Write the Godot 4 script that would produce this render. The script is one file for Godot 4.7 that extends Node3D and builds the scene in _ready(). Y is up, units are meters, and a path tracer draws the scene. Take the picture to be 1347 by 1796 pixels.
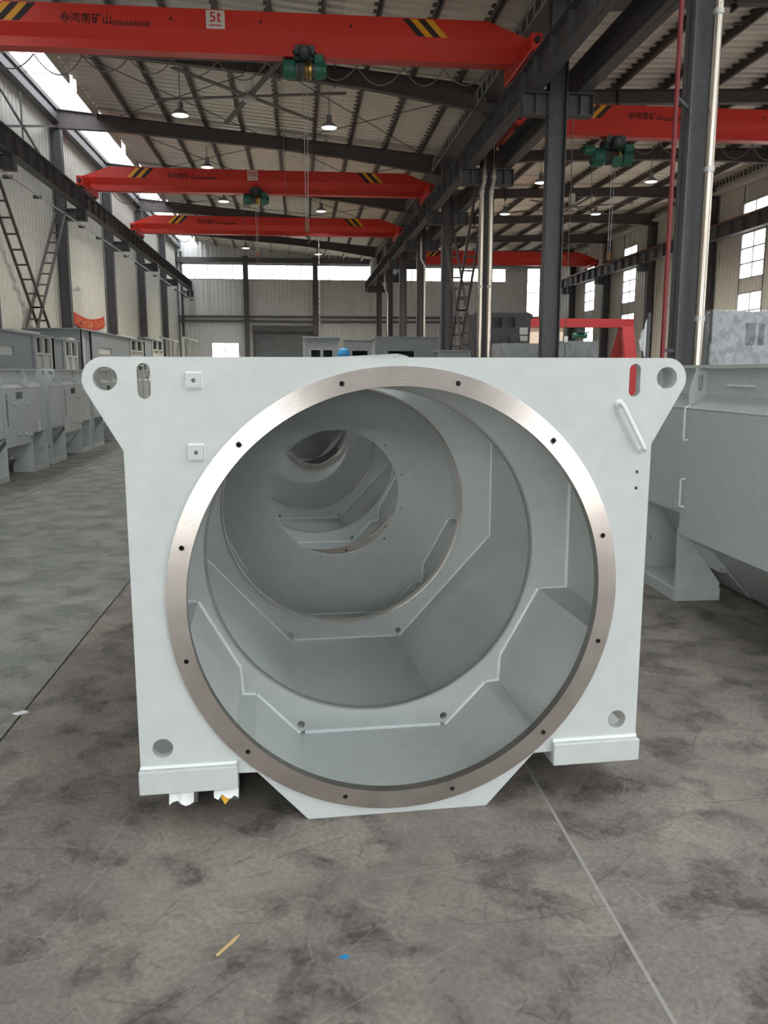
extends Node3D
# A workshop hall: two crane bays, a row of welded motor frames, daylight from skylights, windows and added openings near the camera.

const CAM_H := 1.51
const CAM_YAW := -5.8
const CAM_PITCH := -9.694
const END_Z := -61.5
const NEAR_Z := 9.0
const LEFT_X := -8.62
const RIGHT_X := 19.1

var M := {}
var names := {}
var cache := {}

# ------------------------------------------------------------------ mesh helper
class MB:
	var v := PackedVector3Array()
	var n := PackedVector3Array()
	func tri(a: Vector3, b: Vector3, c: Vector3, na: Vector3, nb: Vector3, nc: Vector3) -> void:
		if (b - a).cross(c - a).dot(na + nb + nc) > 0.0:
			v.append(a); v.append(c); v.append(b)
			n.append(na); n.append(nc); n.append(nb)
		else:
			v.append(a); v.append(b); v.append(c)
			n.append(na); n.append(nb); n.append(nc)
	func quad(a: Vector3, b: Vector3, c: Vector3, d: Vector3, nn: Vector3) -> void:
		tri(a, b, c, nn, nn, nn)
		tri(a, c, d, nn, nn, nn)
	func flat(a: Vector3, b: Vector3, c: Vector3, d: Vector3, away: Vector3) -> void:
		var nn := (c - a).cross(d - b).normalized()
		if nn.dot((a + b + c + d) / 4.0 - away) < 0.0:
			nn = -nn
		quad(a, b, c, d, nn)
	func obox(c: Vector3, x: Vector3, y: Vector3, z: Vector3) -> MB:
		for s in [-1.0, 1.0]:
			quad(c + s * x - y - z, c + s * x + y - z, c + s * x + y + z, c + s * x - y + z, x.normalized() * s)
			quad(c + s * y - x - z, c + s * y + x - z, c + s * y + x + z, c + s * y - x + z, y.normalized() * s)
			quad(c + s * z - x - y, c + s * z + x - y, c + s * z + x + y, c + s * z - x + y, z.normalized() * s)
		return self
	func box(c: Vector3, s: Vector3) -> MB:
		return obox(c, Vector3(s.x / 2, 0, 0), Vector3(0, s.y / 2, 0), Vector3(0, 0, s.z / 2))
	func span(a: Vector3, b: Vector3) -> MB:
		return box((a + b) / 2, (b - a).abs())
	# box with chamfered long edges
	func cbox(c: Vector3, s: Vector3, k: float) -> MB:
		var h := s / 2
		var pts := []
		for sx in [-1, 1]:
			for sy in [-1, 1]:
				for sz in [-1, 1]:
					pts.append([Vector3(sx * h.x, sy * (h.y - k), sz * (h.z - k)), Vector3(sx * (h.x - k), sy * h.y, sz * (h.z - k)), Vector3(sx * (h.x - k), sy * (h.y - k), sz * h.z)])
		var P := func(ix, iy, iz, w): return c + pts[ix * 4 + iy * 2 + iz][w]
		for s0 in [0, 1]:
			flat(P.call(s0, 0, 0, 0), P.call(s0, 1, 0, 0), P.call(s0, 1, 1, 0), P.call(s0, 0, 1, 0), c)
			flat(P.call(0, s0, 0, 1), P.call(1, s0, 0, 1), P.call(1, s0, 1, 1), P.call(0, s0, 1, 1), c)
			flat(P.call(0, 0, s0, 2), P.call(1, 0, s0, 2), P.call(1, 1, s0, 2), P.call(0, 1, s0, 2), c)
			for s1 in [0, 1]:
				flat(P.call(s0, s1, 0, 0), P.call(s0, s1, 1, 0), P.call(s0, s1, 1, 1), P.call(s0, s1, 0, 1), c)
				flat(P.call(s0, 0, s1, 0), P.call(s0, 1, s1, 0), P.call(s0, 1, s1, 2), P.call(s0, 0, s1, 2), c)
				flat(P.call(0, s0, s1, 1), P.call(1, s0, s1, 1), P.call(1, s0, s1, 2), P.call(0, s0, s1, 2), c)
				for s2 in [0, 1]:
					var a: Vector3 = P.call(s0, s1, s2, 0)
					var b: Vector3 = P.call(s0, s1, s2, 1)
					var d: Vector3 = P.call(s0, s1, s2, 2)
					var nn := ((a + b + d) / 3.0 - c).normalized()
					tri(a, b, d, nn, nn, nn)
		return self
	func bar(p: Vector3, q: Vector3, w: float, h: float, up := Vector3.UP) -> MB:
		var d := q - p
		var x := d.normalized()
		if absf(x.dot(up)) > 0.98:
			up = Vector3.RIGHT
		var s := x.cross(up).normalized()
		var u := s.cross(x).normalized()
		return obox((p + q) / 2, d / 2, s * w / 2, u * h / 2)
	func tube(pts: Array, r: float, seg := 8, closed := false, ends := true) -> MB:
		var cnt := pts.size()
		var rings := []
		var nrm := []
		var prev := Vector3.ZERO
		for i in cnt:
			var a: Vector3 = pts[(i - 1 + cnt) % cnt] if closed or i > 0 else pts[i]
			var b: Vector3 = pts[(i + 1) % cnt] if closed or i < cnt - 1 else pts[i]
			var t := (b - a).normalized()
			var s := prev
			if s == Vector3.ZERO:
				s = t.cross(Vector3.UP) if absf(t.y) < 0.9 else t.cross(Vector3.RIGHT)
			s = (s - t * s.dot(t)).normalized()
			prev = s
			var u := t.cross(s)
			var ring := []
			var rn := []
			for k in seg:
				var d := s * cos(TAU * k / seg) + u * sin(TAU * k / seg)
				ring.append(pts[i] + d * r)
				rn.append(d)
			rings.append(ring)
			nrm.append(rn)
		for i in (cnt if closed else cnt - 1):
			var j := (i + 1) % cnt
			for k in seg:
				var l := (k + 1) % seg
				tri(rings[i][k], rings[j][k], rings[j][l], nrm[i][k], nrm[j][k], nrm[j][l])
				tri(rings[i][k], rings[j][l], rings[i][l], nrm[i][k], nrm[j][l], nrm[i][l])
		if not closed and ends:
			for e in [0, cnt - 1]:
				var nn: Vector3 = (pts[0] - pts[1]).normalized() if e == 0 else (pts[cnt - 1] - pts[cnt - 2]).normalized()
				for k in seg:
					tri(pts[e], rings[e][k], rings[e][(k + 1) % seg], nn, nn, nn)
		return self
	func cyl(p: Vector3, q: Vector3, r: float, seg := 16) -> MB:
		return tube([p, q], r, seg)
	# surface of revolution about the axis through o along ax; profile of (radius, along), flat-shaded bands
	func lathe(o: Vector3, ax: Vector3, profile: Array, seg := 24, smooth := false) -> MB:
		var s := ax.cross(Vector3.UP) if absf(ax.y) < 0.9 else ax.cross(Vector3.RIGHT)
		s = s.normalized()
		var u := ax.cross(s).normalized()
		for i in profile.size() - 1:
			var p0: Vector2 = profile[i]
			var p1: Vector2 = profile[i + 1]
			var e := p1 - p0
			var nr := e.y
			var na := -e.x
			var le := sqrt(nr * nr + na * na)
			if le < 1e-9:
				continue
			nr /= le; na /= le
			for k in seg:
				var a0 := TAU * k / seg
				var a1 := TAU * (k + 1) / seg
				var d0 := s * cos(a0) + u * sin(a0)
				var d1 := s * cos(a1) + u * sin(a1)
				var n0 := d0 * nr + ax * na
				var n1 := d1 * nr + ax * na
				var A := o + d0 * p0.x + ax * p0.y
				var B := o + d0 * p1.x + ax * p1.y
				var C := o + d1 * p1.x + ax * p1.y
				var D := o + d1 * p0.x + ax * p0.y
				if p1.x > 1e-6:
					tri(A, B, C, n0, n0, n1)
				if p0.x > 1e-6:
					tri(A, C, D, n0, n1, n1)
		return self
	# extrude a polygon (with keyholed holes) lying in the plane o + x*ex + y*ey, from depth a to depth b along ez
	func extrude(outline: PackedVector2Array, holes: Array, o: Vector3, ex: Vector3, ey: Vector3, ez: Vector3, a: float, b: float, round_holes := true) -> MB:
		var poly := MB.keyhole(outline, holes)
		var t := Geometry2D.triangulate_polygon(poly)
		for i in range(0, t.size(), 3):
			var q := []
			for j in 3:
				q.append(o + ex * poly[t[i + j]].x + ey * poly[t[i + j]].y)
			tri(q[0] + ez * a, q[1] + ez * a, q[2] + ez * a, -ez, -ez, -ez)
			tri(q[0] + ez * b, q[1] + ez * b, q[2] + ez * b, ez, ez, ez)
		var ccw := not Geometry2D.is_polygon_clockwise(outline)
		for i in outline.size():
			var p := outline[i]
			var q2 := outline[(i + 1) % outline.size()]
			var d := (q2 - p).normalized()
			var nn := Vector2(d.y, -d.x) if ccw else Vector2(-d.y, d.x)
			var N := ex * nn.x + ey * nn.y
			var A := o + ex * p.x + ey * p.y
			var B := o + ex * q2.x + ey * q2.y
			quad(A + ez * a, B + ez * a, B + ez * b, A + ez * b, N)
		for h in holes:
			var cen := Vector2.ZERO
			for p in h:
				cen += p
			cen /= h.size()
			for i in h.size():
				var p: Vector2 = h[i]
				var q3: Vector2 = h[(i + 1) % h.size()]
				var n0 := (cen - p).normalized()
				var n1 := (cen - q3).normalized()
				if not round_holes:
					var dd := (q3 - p).normalized()
					n0 = Vector2(dd.y, -dd.x)
					if n0.dot(cen - p) < 0:
						n0 = -n0
					n1 = n0
				var A := o + ex * p.x + ey * p.y
				var B := o + ex * q3.x + ey * q3.y
				var N0 := ex * n0.x + ey * n0.y
				var N1 := ex * n1.x + ey * n1.y
				tri(A + ez * a, B + ez * a, B + ez * b, N0, N1, N1)
				tri(A + ez * a, B + ez * b, A + ez * b, N0, N1, N0)
		return self
	static func circ(c: Vector2, r: float, cnt: int) -> PackedVector2Array:
		var p := PackedVector2Array()
		for i in cnt:
			p.append(c + Vector2(cos(TAU * i / cnt), sin(TAU * i / cnt)) * r)
		return p
	static func crosses(a: Vector2, b: Vector2, poly: PackedVector2Array) -> bool:
		for i in poly.size():
			var c := poly[i]
			var d := poly[(i + 1) % poly.size()]
			if c == a or c == b or d == a or d == b:
				continue
			if Geometry2D.segment_intersects_segment(a, b, c, d) != null:
				return true
		return false
	static func keyhole(outline: PackedVector2Array, holes: Array) -> PackedVector2Array:
		var poly := outline.duplicate()
		if Geometry2D.is_polygon_clockwise(poly):
			poly.reverse()
		var left := holes.duplicate()
		while left.size() > 0:
			var best := []
			for h in left.size():
				var st: int = maxi(1, left[h].size() / 12)
				for j in range(0, left[h].size(), st):
					for i in poly.size():
						best.append([poly[i].distance_squared_to(left[h][j]), i, h, j])
			best.sort_custom(func(x, y): return x[0] < y[0])
			var done := false
			for b in best:
				var hole: PackedVector2Array = left[b[2]]
				var p := poly[b[1]]
				var q := hole[b[3]]
				var bad := MB.crosses(p, q, poly)
				if not bad:
					for hh in left:
						if MB.crosses(p, q, hh):
							bad = true
							break
				if bad:
					continue
				if not Geometry2D.is_polygon_clockwise(hole):
					hole = hole.duplicate()
					hole.reverse()
				var j0 := hole.find(q)
				var out := PackedVector2Array()
				for i in b[1] + 1:
					out.append(poly[i])
				for k in hole.size() + 1:
					out.append(hole[(j0 + k) % hole.size()])
				out.append(p)
				for i in range(b[1] + 1, poly.size()):
					out.append(poly[i])
				poly = out
				left.remove_at(b[2])
				done = true
				break
			if not done:
				break
		return poly
	func mesh() -> ArrayMesh:
		var arr := []
		arr.resize(Mesh.ARRAY_MAX)
		arr[Mesh.ARRAY_VERTEX] = v
		arr[Mesh.ARRAY_NORMAL] = n
		var m := ArrayMesh.new()
		m.add_surface_from_arrays(Mesh.PRIMITIVE_TRIANGLES, arr)
		return m

func mb() -> MB:
	return MB.new()

# ------------------------------------------------------------------ naming
func numbered(called: String) -> String:
	if not names.has(called):
		names[called] = 0
		return called
	names[called] += 1
	return "%s_%03d" % [called, names[called]]

func put(called: String, m, mat: Material, parent: Node = self, label := "") -> MeshInstance3D:
	var o := MeshInstance3D.new()
	o.name = numbered(called) if parent == self else called
	o.mesh = m.mesh() if m is MB else m
	o.material_override = mat
	parent.add_child(o, true)
	if label:
		o.set_meta("label", label)
	return o

func thing(called: String, label: String, category: String, at := Vector3.ZERO, turn := 0.0, group := "") -> Node3D:
	var o := Node3D.new()
	o.name = numbered(called)
	add_child(o)
	o.position = at
	o.rotation.y = turn
	o.set_meta("label", label)
	o.set_meta("category", category)
	if group:
		o.set_meta("group", group)
	return o

func tag(o: Node, label: String, category: String, group := "") -> Node:
	o.set_meta("label", label)
	o.set_meta("category", category)
	if group:
		o.set_meta("group", group)
	return o

func struct(called: String, m, mat: Material) -> MeshInstance3D:
	var o := put(called, m, mat)
	o.set_meta("kind", "structure")
	return o

func struct_node(called: String) -> Node3D:
	var o := Node3D.new()
	o.name = numbered(called)
	add_child(o)
	o.set_meta("kind", "structure")
	return o

# ------------------------------------------------------------------ materials
func srgb(r: float, g: float, b: float) -> Color:
	return Color(r / 255.0, g / 255.0, b / 255.0)

func mat(c: Color, rough := 0.6, metal := 0.0, spec := 0.5) -> StandardMaterial3D:
	var m := StandardMaterial3D.new()
	m.albedo_color = c
	m.roughness = rough
	m.metallic = metal
	m.metallic_specular = spec
	return m

func noise_tex(seed_: int, freq: float, lo: Color, hi: Color, size := 512, oct := 4) -> NoiseTexture2D:
	var f := FastNoiseLite.new()
	f.seed = seed_
	f.noise_type = FastNoiseLite.TYPE_SIMPLEX_SMOOTH
	f.frequency = freq
	f.fractal_octaves = oct
	var t := NoiseTexture2D.new()
	t.width = size
	t.height = size
	t.seamless = true
	t.noise = f
	var g := Gradient.new()
	g.set_color(0, lo)
	g.set_color(1, hi)
	t.color_ramp = g
	return t

func worn(c: Color, rough: float, vary: float, scale: float, seed_: int, metal := 0.0) -> StandardMaterial3D:
	var m := mat(Color.WHITE, rough, metal)
	m.albedo_texture = noise_tex(seed_, 0.02, c.darkened(vary), c.lightened(vary * 0.6))
	m.uv1_triplanar = true
	m.uv1_scale = Vector3.ONE * scale
	return m

func floor_texture(seed_: int, base: Color, dark: Color, pale: Color, green: float) -> ImageTexture:
	var size := 768
	var fields := []
	var fr := [0.005, 0.012, 0.045, 0.15]
	for k in 4:
		var f := FastNoiseLite.new()
		f.seed = seed_ + 4 * k
		f.frequency = fr[k]
		f.fractal_octaves = 4 if k < 3 else 2
		f.domain_warp_enabled = k < 3
		f.domain_warp_amplitude = 40.0
		f.domain_warp_frequency = fr[k] * 1.7
		fields.append(f.get_seamless_image(size, size, false, false, 0.12).get_data())
	var A: PackedByteArray = fields[0]
	var B: PackedByteArray = fields[1]
	var C: PackedByteArray = fields[2]
	var D: PackedByteArray = fields[3]
	var out := PackedByteArray()
	out.resize(size * size * 3)
	var gr := srgb(106, 121, 107)
	for i in size * size:
		var a := A[i] / 255.0
		var b := B[i] / 255.0
		var c := C[i] / 255.0
		var d := D[i] / 255.0
		var w := clampf((a - 0.4) * 2.2, 0, 1) * 0.5 + clampf((c - 0.55) * 2.0, 0, 1) * 0.4
		var k := clampf((b - 0.49) * 3.6, 0, 1) * (0.35 + 0.65 * clampf((c - 0.38) * 3.0, 0, 1))
		k = clampf(k * 0.8 + clampf((0.4 - c) * 1.6, 0, 1) * 0.3, 0, 0.85)
		var e := 0.9 + d * 0.2
		var g := green * clampf((0.66 - a) * 3.0, 0, 1) * clampf((0.7 - c) * 3.0, 0.2, 1)
		var o := i * 3
		var r := lerpf(lerpf(lerpf(base.r, pale.r, w), dark.r, k), gr.r, g) * e
		var gg := lerpf(lerpf(lerpf(base.g, pale.g, w), dark.g, k), gr.g, g) * e
		var bb := lerpf(lerpf(lerpf(base.b, pale.b, w), dark.b, k), gr.b, g) * e
		out[o] = int(clampf(r * 255, 0, 255))
		out[o + 1] = int(clampf(gg * 255, 0, 255))
		out[o + 2] = int(clampf(bb * 255, 0, 255))
	# scratches and drag marks, mostly short, curved and faint
	var rng := RandomNumberGenerator.new()
	rng.seed = seed_
	var dir0 := 0.55 if green > 0.0 else 0.0
	for i in 1700:
		var x := rng.randf() * size
		var y := rng.randf() * size
		var ang := rng.randfn(dir0, 0.45) if rng.randf() < 0.6 else rng.randf() * TAU
		var le := int(rng.randf_range(5, 26)) if rng.randf() < 0.93 else int(rng.randf_range(40, 170))
		var to_dark := rng.randf() < 0.42
		var cur := rng.randfn(0.0, 0.035) if le < 40 else rng.randfn(0.0, 0.003)
		var amt := rng.randf_range(0.12, 0.42)
		var tc := dark.darkened(0.25) if to_dark else pale.lightened(0.16)
		for k in le:
			x += cos(ang)
			y += sin(ang)
			ang += cur
			var o := (posmod(int(y), size) * size + posmod(int(x), size)) * 3
			out[o] = int(lerpf(out[o], tc.r * 255, amt))
			out[o + 1] = int(lerpf(out[o + 1], tc.g * 255, amt))
			out[o + 2] = int(lerpf(out[o + 2], tc.b * 255, amt))
	return ImageTexture.create_from_image(Image.create_from_data(size, size, false, Image.FORMAT_RGB8, out))

func floor_mat(seed_: int, base: Color, dark: Color, pale: Color, green := 0.0) -> StandardMaterial3D:
	var m := mat(Color.WHITE, 0.5)
	m.albedo_texture = floor_texture(seed_, base, dark, pale, green)
	m.uv1_triplanar = true
	m.uv1_world_triplanar = true
	m.uv1_scale = Vector3.ONE * 0.36
	m.roughness_texture = noise_tex(seed_ + 3, 0.012, Color(0.32, 0.32, 0.32), Color(0.72, 0.72, 0.72))
	m.roughness = 1.0
	m.metallic_specular = 0.42
	return m

func brushed(seed_: int, lo: Color, hi: Color) -> StandardMaterial3D:
	# machined steel: concentric turning marks are drawn by rings of slightly different tone round the bore
	var m := mat(Color.WHITE, 0.3, 1.0)
	m.albedo_texture = noise_tex(seed_, 0.012, lo, hi, 512, 3)
	m.roughness = 0.24
	m.uv1_triplanar = true
	m.uv1_scale = Vector3(1.2, 1.2, 1.2)
	return m

func make_materials() -> void:
	M.paint = worn(srgb(188, 193, 190), 0.42, 0.035, 0.9, 3)
	M.paint_box = worn(srgb(136, 142, 146), 0.5, 0.04, 0.7, 5)
	M.weld = mat(srgb(218, 223, 220), 0.32)
	M.lattice = mat(srgb(188, 192, 186), 0.5)
	M.bore = brushed(11, srgb(200, 192, 186), srgb(216, 209, 203))
	M.bright = mat(srgb(226, 216, 205), 0.22, 1.0)
	M.hole_shade = mat(srgb(120, 112, 106), 0.45, 0.6)  # darker than the ring: shade inside the bolt holes put into the colour
	M.steel = worn(srgb(84, 83, 86), 0.55, 0.08, 0.6, 6)
	M.steel_warm = worn(srgb(82, 74, 73), 0.55, 0.08, 0.6, 7)
	M.roof = worn(srgb(214, 210, 202), 0.3, 0.06, 0.25, 8, 0.55)
	M.roof_brightened = worn(srgb(234, 227, 214), 0.35, 0.05, 0.25, 18, 0.2)  # roof colour made lighter to stand in for light missing in the right bay
	M.wall = worn(srgb(212, 211, 201), 0.36, 0.06, 0.3, 9)
	M.end = worn(srgb(216, 217, 214), 0.5, 0.04, 0.3, 10)
	M.red = mat(srgb(208, 50, 36), 0.38)
	M.red_dull = mat(srgb(158, 44, 48), 0.55)
	M.rail = worn(srgb(150, 88, 58), 0.55, 0.12, 1.0, 12)
	M.black = mat(srgb(42, 26, 24), 0.6)
	M.yellow = mat(srgb(226, 158, 24), 0.45)
	M.sign = mat(srgb(216, 208, 200), 0.5)
	M.sign_red = mat(srgb(196, 30, 44), 0.5)
	M.green = worn(srgb(34, 104, 84), 0.4, 0.1, 1.5, 13)
	M.green_dark = mat(srgb(40, 58, 54), 0.5)
	M.brass = mat(srgb(206, 178, 96), 0.35, 1.0)
	M.pipe = mat(srgb(208, 198, 184), 0.24, 1.0)
	M.pipe_band = mat(srgb(196, 196, 192), 0.4, 0.6)
	M.pipe_red = mat(srgb(120, 36, 36), 0.5)
	M.galv = mat(srgb(176, 176, 176), 0.4, 0.7)
	M.cable = mat(srgb(112, 104, 100), 0.6)
	M.white = mat(srgb(226, 226, 222), 0.5)
	M.frame_white = mat(srgb(168, 170, 170), 0.5)
	M.shade = mat(srgb(150, 152, 154), 0.35, 0.6)
	M.shutter = mat(srgb(120, 126, 128), 0.5)
	M.banner = mat(srgb(190, 62, 48), 0.7)
	M.gold = mat(srgb(226, 160, 96), 0.6)
	M.cream = mat(srgb(222, 206, 190), 0.6)
	M.blue = mat(srgb(40, 130, 186), 0.5)
	M.wood = mat(srgb(204, 176, 120), 0.7)
	M.hook = mat(srgb(132, 96, 62), 0.6)
	M.tape = mat(srgb(214, 164, 40), 0.6)
	M.wrap_paper = mat(srgb(222, 224, 222), 0.45)
	var g := mat(Color(0.96, 0.98, 1.0, 0.08), 0.05)
	g.transparency = BaseMaterial3D.TRANSPARENCY_ALPHA
	M.glass = g
	var sk := mat(Color(1, 1, 0.98, 0.12), 0.1)
	sk.transparency = BaseMaterial3D.TRANSPARENCY_ALPHA
	M.skylight = sk
	var film := mat(Color(0.9, 0.92, 0.93, 0.2), 0.14)
	film.transparency = BaseMaterial3D.TRANSPARENCY_ALPHA
	M.film = film
	var lamp := mat(srgb(250, 250, 246), 0.5)
	lamp.emission_enabled = true
	lamp.emission = srgb(255, 252, 244)
	lamp.emission_energy_multiplier = 3.0
	M.lamp = lamp
	M.floor_a = floor_mat(21, srgb(122, 115, 107), srgb(64, 60, 56), srgb(158, 148, 135))
	M.floor_b = M.floor_a.duplicate()
	M.floor_b.uv1_offset = Vector3(0.43, 0.0, 0.37)
	M.floor_green = floor_mat(73, srgb(136, 132, 122), srgb(94, 91, 84), srgb(158, 153, 142), 0.7)
	M.joint = mat(srgb(60, 58, 55), 0.9)
	M.joint_pale = mat(srgb(150, 146, 138), 0.8)
	M.yard = mat(srgb(216, 211, 202), 0.9)

# ------------------------------------------------------------------ start
func _ready() -> void:
	var cam := Camera3D.new()
	cam.name = "camera"
	cam.fov = rad_to_deg(2.0 * atan(898.0 / 1440.0))
	cam.near = 0.05
	cam.far = 400.0
	add_child(cam)
	cam.position = Vector3(0, CAM_H, 0)
	cam.rotation_degrees = Vector3(CAM_PITCH, CAM_YAW, 0)
	cam.current = true
	var env := Environment.new()
	env.background_mode = Environment.BG_SKY
	var sky := Sky.new()
	var sm := ProceduralSkyMaterial.new()
	sm.sky_top_color = srgb(232, 238, 246)
	sm.sky_horizon_color = srgb(246, 246, 244)
	sm.ground_horizon_color = srgb(200, 196, 188)
	sm.ground_bottom_color = srgb(176, 170, 160)
	sm.sky_energy_multiplier = 1.0
	sky.sky_material = sm
	env.sky = sky
	env.background_energy_multiplier = 7.0
	env.tonemap_mode = Environment.TONE_MAPPER_LINEAR
	env.tonemap_exposure = 1.2
	env.sdfgi_enabled = true
	env.ssao_enabled = true
	env.ssil_enabled = true
	var we := WorldEnvironment.new()
	we.name = "world_environment"
	we.environment = env
	add_child(we)

	make_materials()
	build_floor()
	build_walls()
	build_roof()
	build_columns()
	build_runways()
	build_cranes()
	build_machines()
	build_housings()
	build_right_bay_things()
	build_lamps_and_fans()
	build_small_things()

# ------------------------------------------------------------------ floor
func build_floor() -> void:
	var fl := struct("floor", mb().span(Vector3(LEFT_X - 0.2, -0.25, NEAR_Z), Vector3(RIGHT_X + 0.2, -0.012, END_Z - 0.2)), M.joint)
	var xs := [LEFT_X - 0.1, -3.4, -1.262, 0.852, 2.98, 7.2, 11.4, 15.6, RIGHT_X + 0.1]
	var zs := [NEAR_Z, 1.2, -6.86, -14.8, -22.8, -30.8, -38.8, -46.8, -54.8, END_Z]
	var g := 0.011
	for i in xs.size() - 1:
		for j in zs.size() - 1:
			var m: Material = M.floor_green if xs[i + 1] < -1.0 else (M.floor_a if (i + j) % 2 == 0 else M.floor_b)
			put("slab", mb().span(Vector3(xs[i] + g / 2, -0.012, zs[j] - g / 2), Vector3(xs[i + 1] - g / 2, 0.0, zs[j + 1] + g / 2)), m, fl)
	put("joint_filler", mb().span(Vector3(0.852 - 0.0055, -0.012, 1.19), Vector3(0.852 + 0.0055, 0.0006, -14.0)), M.joint_pale, fl, "pale filler in the floor joint")
	struct("ground_outside", mb().span(Vector3(-26, -0.4, 26), Vector3(36, -0.26, -78)), M.yard)

# ------------------------------------------------------------------ walls
# corrugated sheet filling a rectangle: origin o, along ax (length l), up (height h), ribs along up, out = side that the ribs show
func corrugated(m: MB, o: Vector3, ax: Vector3, l: float, up: Vector3, h: float, out: Vector3, pitch := 0.3, depth := 0.035) -> void:
	var x := 0.0
	var prof := []
	while x < l - 0.001:
		var e := minf(x + pitch, l)
		prof.append(Vector2(x, 0))
		prof.append(Vector2(minf(x + pitch * 0.5, e), 0))
		prof.append(Vector2(minf(x + pitch * 0.62, e), depth))
		prof.append(Vector2(minf(x + pitch * 0.88, e), depth))
		x = e
	prof.append(Vector2(l, 0))
	for i in prof.size() - 1:
		var a: Vector3 = o + ax * prof[i].x + out * prof[i].y
		var b: Vector3 = o + ax * prof[i + 1].x + out * prof[i + 1].y
		if a.distance_to(b) < 1e-5:
			continue
		var nn: Vector3 = (b - a).cross(up).normalized()
		if nn.dot(out) < 0:
			nn = -nn
		m.quad(a, b, b + up * h, a + up * h, nn)
	# back face closes the sheet
	var t := -out * 0.06
	m.quad(o + t, o + ax * l + t, o + ax * l + up * h + t, o + up * h + t, -out)
	m.quad(o, o + t, o + up * h + t, o + up * h, -ax)
	m.quad(o + ax * l, o + ax * l + t, o + ax * l + up * h + t, o + ax * l + up * h, ax)
	m.quad(o, o + t, o + ax * l + t, o + ax * l, -up)
	m.quad(o + up * h, o + up * h + t, o + ax * l + up * h + t, o + ax * l + up * h, up)

# wall split into cells around rectangular openings given as [a0, a1, y0, y1] along the wall
func holed_wall(m: MB, o: Vector3, ax: Vector3, l: float, h: float, out: Vector3, openings: Array) -> void:
	var cuts := [0.0, l]
	for r in openings:
		for k in 2:
			if not cuts.has(r[k]):
				cuts.append(r[k])
	cuts.sort()
	for i in cuts.size() - 1:
		var c0: float = cuts[i]
		var c1: float = cuts[i + 1]
		if c1 - c0 < 0.01:
			continue
		var mid := (c0 + c1) / 2
		var ys := []
		for r in openings:
			if mid > r[0] and mid < r[1]:
				ys.append([r[2], r[3]])
		ys.sort_custom(func(p, q): return p[0] < q[0])
		var y := 0.0
		for s in ys:
			if s[0] - y > 0.01:
				corrugated(m, o + ax * c0 + Vector3.UP * y, ax, c1 - c0, Vector3.UP, s[0] - y, out)
			y = s[1]
		if h - y > 0.01:
			corrugated(m, o + ax * c0 + Vector3.UP * y, ax, c1 - c0, Vector3.UP, h - y, out)

# a framed window in the plane spanned by ax and up
func window(o: Vector3, ax: Vector3, w: float, h: float, cols: int, rows: int, out: Vector3, bar := 0.05) -> void:
	var node := struct_node("window_%d" % (names.get("__w", 0) + 1))
	names["__w"] = names.get("__w", 0) + 1
	var up := Vector3.UP
	var f := mb()
	var d := 0.1
	for s in [0.0, 1.0]:
		f.bar(o + ax * (w * s), o + ax * (w * s) + up * h, d, bar * 1.4, ax)
		f.bar(o + up * (h * s), o + up * (h * s) + ax * w, d, bar * 1.4, up)
	put("window_frame", f, M.frame_white, node)
	for i in range(1, cols):
		put("mullion", mb().bar(o + ax * (w * i / cols), o + ax * (w * i / cols) + up * h, d * 0.6, bar, ax), M.frame_white, node)
	for j in range(1, rows):
		put("transom", mb().bar(o + up * (h * j / rows), o + up * (h * j / rows) + ax * w, d * 0.6, bar, up), M.frame_white, node)
	for i in cols:
		for j in rows:
			var a := o + ax * (w * i / cols + bar * 0.3) + up * (h * j / rows + bar * 0.3)
			var b := o + ax * (w * (i + 1) / cols - bar * 0.3) + up * (h * (j + 1) / rows - bar * 0.3)
			put("pane", mb().obox((a + b) / 2, ax * ((b - a).dot(ax) / 2), up * ((b - a).y / 2), out * 0.003), M.glass, node)

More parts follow.
